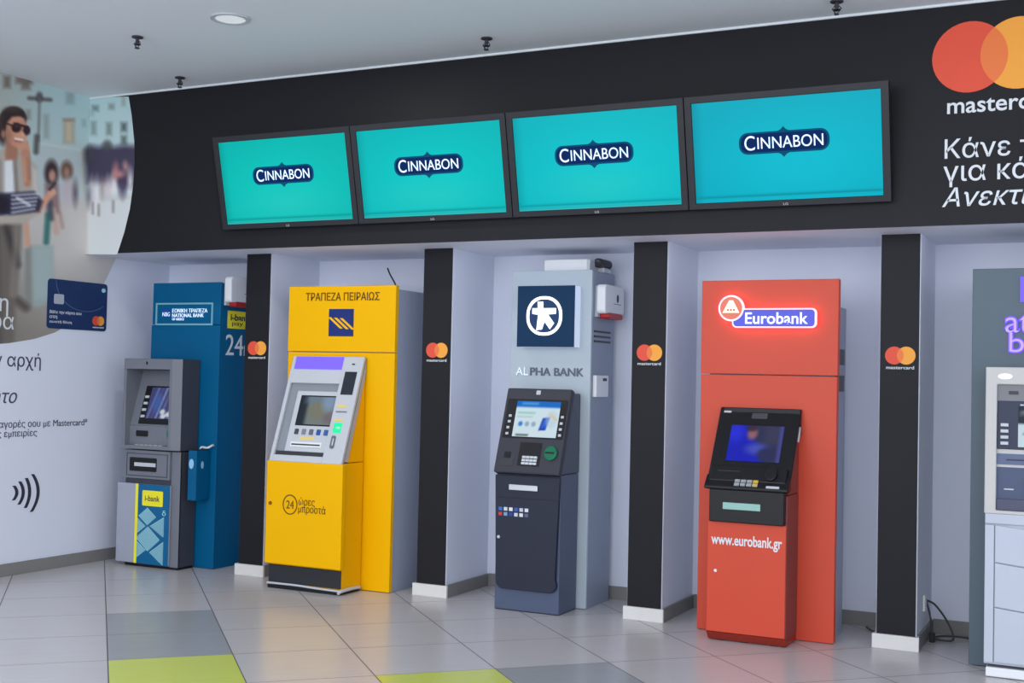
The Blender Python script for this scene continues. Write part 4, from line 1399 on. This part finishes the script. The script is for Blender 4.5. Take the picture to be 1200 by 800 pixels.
# advert board on the base
F = Fy(-0.155)
bd = panel(atm, 'advert_board', F, (-7.395, -6.838, 0.03, 0.672), -0.02, 0.0, NBG_L, bev=.003)
FB = Fy(-0.155)
panel(bd, 'yellow_strip', FB, (-7.197, -7.168, 0.03, 0.672), 0.0, 0.003, YSTK)
BP = panel(bd, 'blue_print', FB, (-7.168, -6.838, 0.03, 0.672), 0.0, 0.003, mat('print_blue', (4, 96, 142), .4))
stk = panel(bd, 'yellow_sticker', FB, FB.R((167.5, 574), (191, 594)), 0.003, 0.005, YSTK, rad=.01)
ss = FB.R((170.5, 580), (187.5, 588))
text(bd, 'lettering', 'i-bank', FB, ss, TXT_DK, 0.0065, d0=.005, bold=.01)
text(bd, 'lettering', 'δ', FB, FB.R((190.5, 598), (194.5, 604.5)), CYANP, 0.005, d0=.003)
bm = NB()
u0, u1 = -7.165, -6.868
um = (u0 + u1) / 2
hx = (u1 - u0) / 2


def stripes(bm, cx, cz, rx, rz, slope, n, lim):
    """diamond of parallel stripes, clipped to the print"""
    for k in range(n):
        t0 = -1 + 2 * k / n
        t1 = t0 + 1.1 / n
        if slope > 0:
            P = [(cx + rx * (t0 - 1) / 2, cz + rz * (t0 + 1) / 2), (cx + rx * (t1 - 1) / 2, cz + rz * (t1 + 1) / 2),
                 (cx + rx * (t1 + 1) / 2, cz + rz * (t1 - 1) / 2), (cx + rx * (t0 + 1) / 2, cz + rz * (t0 - 1) / 2)]
        else:
            P = [(cx + rx * (-t0 + 1) / 2, cz + rz * (t0 + 1) / 2), (cx + rx * (-t1 + 1) / 2, cz + rz * (t1 + 1) / 2),
                 (cx + rx * (-t1 - 1) / 2, cz + rz * (t1 - 1) / 2), (cx + rx * (-t0 - 1) / 2, cz + rz * (t0 - 1) / 2)]
        P = clip(clip(clip(clip(P, 0, lim[0], 1), 0, lim[1], -1), 1, lim[2], 1), 1, lim[3], -1)
        if len(P) > 2:
            ar = sum(P[a][0] * P[(a + 1) % len(P)][1] - P[(a + 1) % len(P)][0] * P[a][1] for a in range(len(P)))
            if abs(ar) > 1e-6:
                prism(bm, FB, P if ar > 0 else P[::-1], 0.003, 0.0045)


LM = (-7.166, -6.888, 0.035, 0.50)
for cx_, cz_, rx_, rz_, sl, n_ in ((-7.061, .416, .095, .072, 1, 8), (-6.896, .341, .145, .080, -1, 10), (-7.178, .336, .097, .068, -1, 8),
                                   (-7.050, .236, .128, .102, 1, 11), (-6.896, .130, .142, .094, -1, 10), (-7.178, .145, .112, .078, 1, 9)):
    stripes(bm, cx_, cz_, rx_, rz_, sl, n_, LM)
add(bd, 'stripe_pattern', bm, CYANP)

binx = thing('receipt_bin', (-6.665, -0.02, 0.56), 'blue receipt bin hung beside the small grey cash machine', 'bin')
bm = bx(NB(), -6.708, -6.622, -0.10, 0.066, 0.562, 0.962)
bb_ = add(binx, 'box', bm, BLUE, bev=.005)
bm = bx(NB(), -6.698, -6.632, -0.09, 0.056, 0.958, 0.965)
add(binx, 'opening', bm, BLACK)
B2 = Fy(-0.10)
bm = NB(); prism(bm, B2, el(-6.672, 0.855, .024, .04, 18), 0, .003)
add(binx, 'round_sticker', bm, mat('pale_sticker', (150, 200, 230), .4))
bm = NB(); prism(bm, Fx(-6.622), el(-0.03, .845, .015, .03, 14), 0, .003)
add(binx, 'round_sticker', bm, MATS['pale_sticker'])
pap = thing('receipt_paper', (-6.63, 0.02, 0.966), 'crumpled white receipt sticking out of the blue bin', 'paper')
bm = NB()
g = [[bm.verts.new((-6.69 + .032 * i, 0.01 + .014 * j, 0.967 + .006 * i + .008 * math.sin(i * 1.7 + j) + (.012 if j == 1 else 0))) for j in range(3)] for i in range(5)]
for i in range(4):
    for j in range(2):
        bm.faces.new((g[i][j], g[i + 1][j], g[i + 1][j + 1], g[i][j + 1]))
r = bmesh.ops.extrude_face_region(bm, geom=list(bm.faces))
for v in [k for k in r['geom'] if isinstance(k, bmesh.types.BMVert)]:
    v.co.z += 0.004
add(pap, 'sheet', bm, WHITE)

# ================================================================== right-hand machine
sur = thing('atm_surround', (-0.35, 0.1, 0), 'slate grey surround panel with violet neon letters at the right edge', 'bank kiosk', 'surround panels behind the cash machines')
bm = bx(NB(), -0.77, 0.08, -0.18, 0.4, 0, 2.29)
add(sur, 'case', bm, ATT_P, bev=.003)
panel(sur, 'front_panel', Fy(-0.2), (-0.786, 0.10, 0.004, 2.296), -0.02, 0.0, ATT_P, bev=.003)
VIO = mat('neon_violet', (150, 130, 240), .4, emit=(150, 118, 250), es=1.1)
VBK = mat('neon_edge', (90, 70, 200), .4, emit=(96, 76, 216), es=.8)
F = Fy(-0.2)
for nm, mm, bo, dd, d00 in (('letter_edge', VBK, .035, .010, 0.0), ('lettering', VIO, -.006, .016, .010)):
    e = 0.008 if nm == 'letter_edge' else 0
    text(sur, nm, 'attica', F, (-0.604 - e, -0.20 + e, 1.925 - e, 2.045 + e), mm, dd, bold=bo, d0=d00)
    text(sur, nm, 'bank', F, (-0.582 - e, -0.22 + e, 1.812 - e, 1.925 + e), mm, dd, bold=bo, d0=d00)
for k in range(3):
    panel(sur, 'logo_bar', F, (-0.528 + k * .075, -0.50 + k * .075, 2.10 + .02 * k, 2.245), 0.0, .012, VBK)

atm = thing('cash_machine', (-0.37, -0.33, 0), 'pale grey cash machine cut off by the right edge', 'cash machine', 'cash machines')
BX0, BX1 = -0.682, -0.06
bm = bx(NB(), BX0, BX1, -0.44, -0.2, 0.07, 0.90)
add(atm, 'lower_body', bm, ATT_B, bev=.005)
bm = bx(NB(), BX0 + .012, BX1 - .012, -0.455, -0.21, 0.004, 0.055)
add(atm, 'plinth', bm, WHITE, bev=.005)
bm = bx(NB(), BX0 + .02, BX1 - .02, -0.43, -0.22, 0.0, 0.075)
add(atm, 'plinth_core', bm, DGREY)
F = Fy(-0.44)
for (z0, z1) in ((0.085, 0.385), (0.391, 0.632), (0.638, 0.842)):
    pts = [(BX0 + .055, z0), (BX1 - .02, z0 - 0.0)]
    sag = [(BX1 - .02 - (BX1 - BX0 - .075) * t, z1 - .02 * math.sin(math.pi * t)) for t in np.linspace(0, 1, 14)]
    low = [(BX0 + .055 + (BX1 - BX0 - .075) * t, z0 - (.02 * math.sin(math.pi * t) if z0 > .1 else 0)) for t in np.linspace(0, 1, 14)]
    bm = NB(); prism(bm, F, low + sag, 0.0, 0.018)
    add(atm, 'front_panel', bm, ATT_B, bev=.003)
panel(atm, 'left_strip', F, (BX0 + .002, BX0 + .05, 0.08, 0.842), 0.0, 0.016, ATT_B, bev=.003)
panel(atm, 'upper_strip', F, (BX0 + .002, BX1 - .002, 0.85, 0.905), 0.0, 0.022, ATT_B, bev=.004)
# head with recessed dark panel
bm = bx(NB(), BX0 + .01, BX1 - .01, -0.42, -0.2, 0.91, 1.71)
hb = add(atm, 'head', bm, ATT_F, bev=.006)
F = Fi(-0.462, 0.905, -0.44, 1.722)
u = (BX0 - .004, BX1 + .004, 0, 0.817)
inn = (BX0 + .056, BX1 - .05, 0.02, 0.72)
bm = NB(); ringp(bm, F, rc(*u), rc(*inn), -0.045, 0.0)
add(hb, 'frame', bm, ATT_F, bev=.006)
panel(hb, 'recess_panel', F, inn, -0.045, -0.035, ATT_D)
panel(hb, 'top_band', F, (inn[0], inn[1], 0.63, 0.72), -0.035, -0.02, MGREY)
panel(hb, 'camera_window', F, (inn[0] + .06, inn[0] + .11, 0.665, 0.685), -0.02, -0.018, DGREY)
panel(hb, 'screen_bezel', F, (inn[0], inn[1], 0.36, 0.63), -0.035, -0.024, mat('attica_bezel', (44, 52, 74), .4), bev=.003)


def scr_t(s, t):
    P = Paint(s, 1 - t, (196, 220, 232))
    P.rect(-.1, 1.1, -.1, .45, (40, 50, 66), .03)
    P.rect(.05, .9, .1, .2, (150, 160, 170), .05, .7)
    P.rect(.08, .8, .62, .7, (90, 120, 140), .05, .7)
    return P.c


pgrid(hb, 'screen', F, (inn[0] + .11, inn[1] - .1, 0.375, 0.60), 20, 16, scr_t, print_mat('screen_bright', .95), -0.0235)
for k in range(4):
    panel(hb, 'button', F, (inn[0] + .02, inn[0] + .06, 0.385 + .034 * k, 0.402 + .034 * k), -0.024, -0.016, LGREY)
panel(hb, 'bezel_line', F, (inn[0] + .12, inn[1] - .02, 0.605, 0.612), -0.024, -0.02, LGREY)
panel(hb, 'card_band', F, (inn[0], inn[1], 0.275, 0.335), -0.035, -0.028, mat('attica_mid', (92, 104, 134), .4))
panel(hb, 'receipt_slot', F, (inn[0] + .05, inn[0] + .26, 0.298, 0.306), -0.028, -0.026, DGREY)
panel(hb, 'key_well', F, (inn[0] + .15, inn[1] - .08, 0.10, 0.20), -0.035, -0.025, BLACK, rad=.012)
panel(hb, 'cash_line', F, (inn[0] + .04, inn[0] + .09, 0.135, 0.142), -0.035, -0.033, LGREY)
panel(hb, 'cash_shelf', F, (inn[0] - .0, inn[1], 0.02, 0.085), -0.035, -0.02, mat('attica_shelf', (78, 80, 102), .4), bev=.004)
cap_ = NB(); prism(cap_, F, el(BX0 + .098, 0.765, .038, .016, 20), 0, .003)
add(hb, 'maker_badge', cap_, SILVER)

# ================================================================== small fittings
def sprinkler(x, y, label):
    t = thing('sprinkler', (x, y, ZC), label, 'sprinkler', 'ceiling sprinklers')
    F = Fr((x, y, ZC), (1, 0, 0), (0, -1, 0))
    bm = NB(); prism(bm, F, el(0, 0, .038, .038, 20), 0.0, .010)
    add(t, 'escutcheon', bm, DGREY, bev=.003)
    bm = NB(); prism(bm, F, el(0, 0, .012, .012, 12), .012, .055)
    add(t, 'stem', bm, DGREY)
    bm = NB(); prism(bm, F, el(0, 0, .024, .024, 16), .050, .055)
    add(t, 'deflector', bm, DGREY)
    bm = NB()
    tube(bm, [(x - .012, y, ZC - .03), (x - .026, y, ZC - .045), (x - .006, y, ZC - .075)], .004, 6)
    tube(bm, [(x + .012, y, ZC - .03), (x + .026, y, ZC - .045), (x + .006, y, ZC - .075)], .004, 6)
    bx(bm, x - .012, x + .012, y - .012, y + .012, ZC - .082, ZC - .074)
    add(t, 'frame_arms', bm, DGREY)


sprinkler(-5.93, -1.62, 'dark ceiling sprinkler left of the round downlight')
sprinkler(-6.44, -0.628, 'dark ceiling sprinkler above the left end of the black wall')
sprinkler(-3.76, -0.718, 'dark ceiling sprinkler above the middle screens')
sprinkler(-1.50, -0.65, 'dark ceiling sprinkler at the top edge above the rightmost screen')

for k, (x, y) in enumerate(((-5.058, -1.727),)):
    t = thing('downlight', (x, y, ZC), 'round white downlight in the ceiling above the leftmost screens', 'ceiling light')
    F = Fr((x, y, ZC), (1, 0, 0), (0, -1, 0))
    bm = NB(); ringp(bm, F, el(0, 0, .125, .125, 32), el(0, 0, .095, .095, 32), 0.0, .012)
    add(t, 'rim', bm, LGREY, bev=.003)
    bm = NB(); prism(bm, F, el(0, 0, .095, .095, 32), 0.0, .006)
    add(t, 'diffuser', bm, mat('diffuser', (214, 216, 218), .5, emit=(226, 230, 232), es=.45))
    l = bpy.data.lights.new('downlight_lamp', 'AREA')
    l.shape = 'DISK'
    l.size = 0.17
    l.energy = 14
    l.color = (1.0, 0.96, 0.9)
    lo = bpy.data.objects.new('downlight_lamp', l)
    COL.objects.link(lo)
    lo.parent = t
    lo.location = (0, 0, -0.03)

# cables by the right-hand pillar
cb1 = thing('power_cable', (-1.05, 0.5, 0), 'dark power cable looping out of the wall beside the rightmost pillar', 'cable')
bm = tube(NB(), smoothpath([(-1.100, 0.40, 0.25), (-1.05, 0.42, 0.22), (-0.98, 0.44, 0.12), (-0.94, 0.42, 0.02), (-1.0, 0.38, 0.012), (-1.06, 0.42, 0.012), (-1.02, 0.52, 0.012), (-0.9, 0.55, 0.012), (-0.80, 0.5, 0.012), (-0.78, 0.45, 0.012)]), 0.0065)
add(cb1, 'cord', bm, CABLE)
bm = tube(NB(), smoothpath([(-1.100, 0.38, 0.25), (-1.07, 0.36, 0.14), (-1.06, 0.36, 0.03), (-1.02, 0.40, 0.012)]), 0.006)
add(cb1, 'cord', bm, CABLE)
bm = bx(NB(), -1.075, -1.045, 0.33, 0.38, 0.0, 0.06)
add(cb1, 'plug', bm, BLACK, bev=.004)
out = thing('wall_socket', (-1.1054, 0.3, 0.24), 'white wall socket low on the side of the rightmost pillar', 'socket')
panel(out, 'plate', Fx(-1.1054), (0.26, 0.36, 0.20, 0.30), 0.0, 0.012, WHITE, bev=.003)
panel(out, 'outlet', Fx(-1.1054), (0.285, 0.335, 0.225, 0.275), 0.012, 0.015, LGREY)
cb2 = thing('power_cable', (-1.40, 0.4, 0), 'thin dark cable on the floor between the red surround and the rightmost pillar', 'cable')
bm = tube(NB(), smoothpath([(-1.50, 0.55, 0.012), (-1.44, 0.45, 0.010), (-1.39, 0.35, 0.04), (-1.365, 0.30, 0.14), (-1.36, 0.34, 0.22)]), 0.006)
add(cb2, 'cord', bm, CABLE)
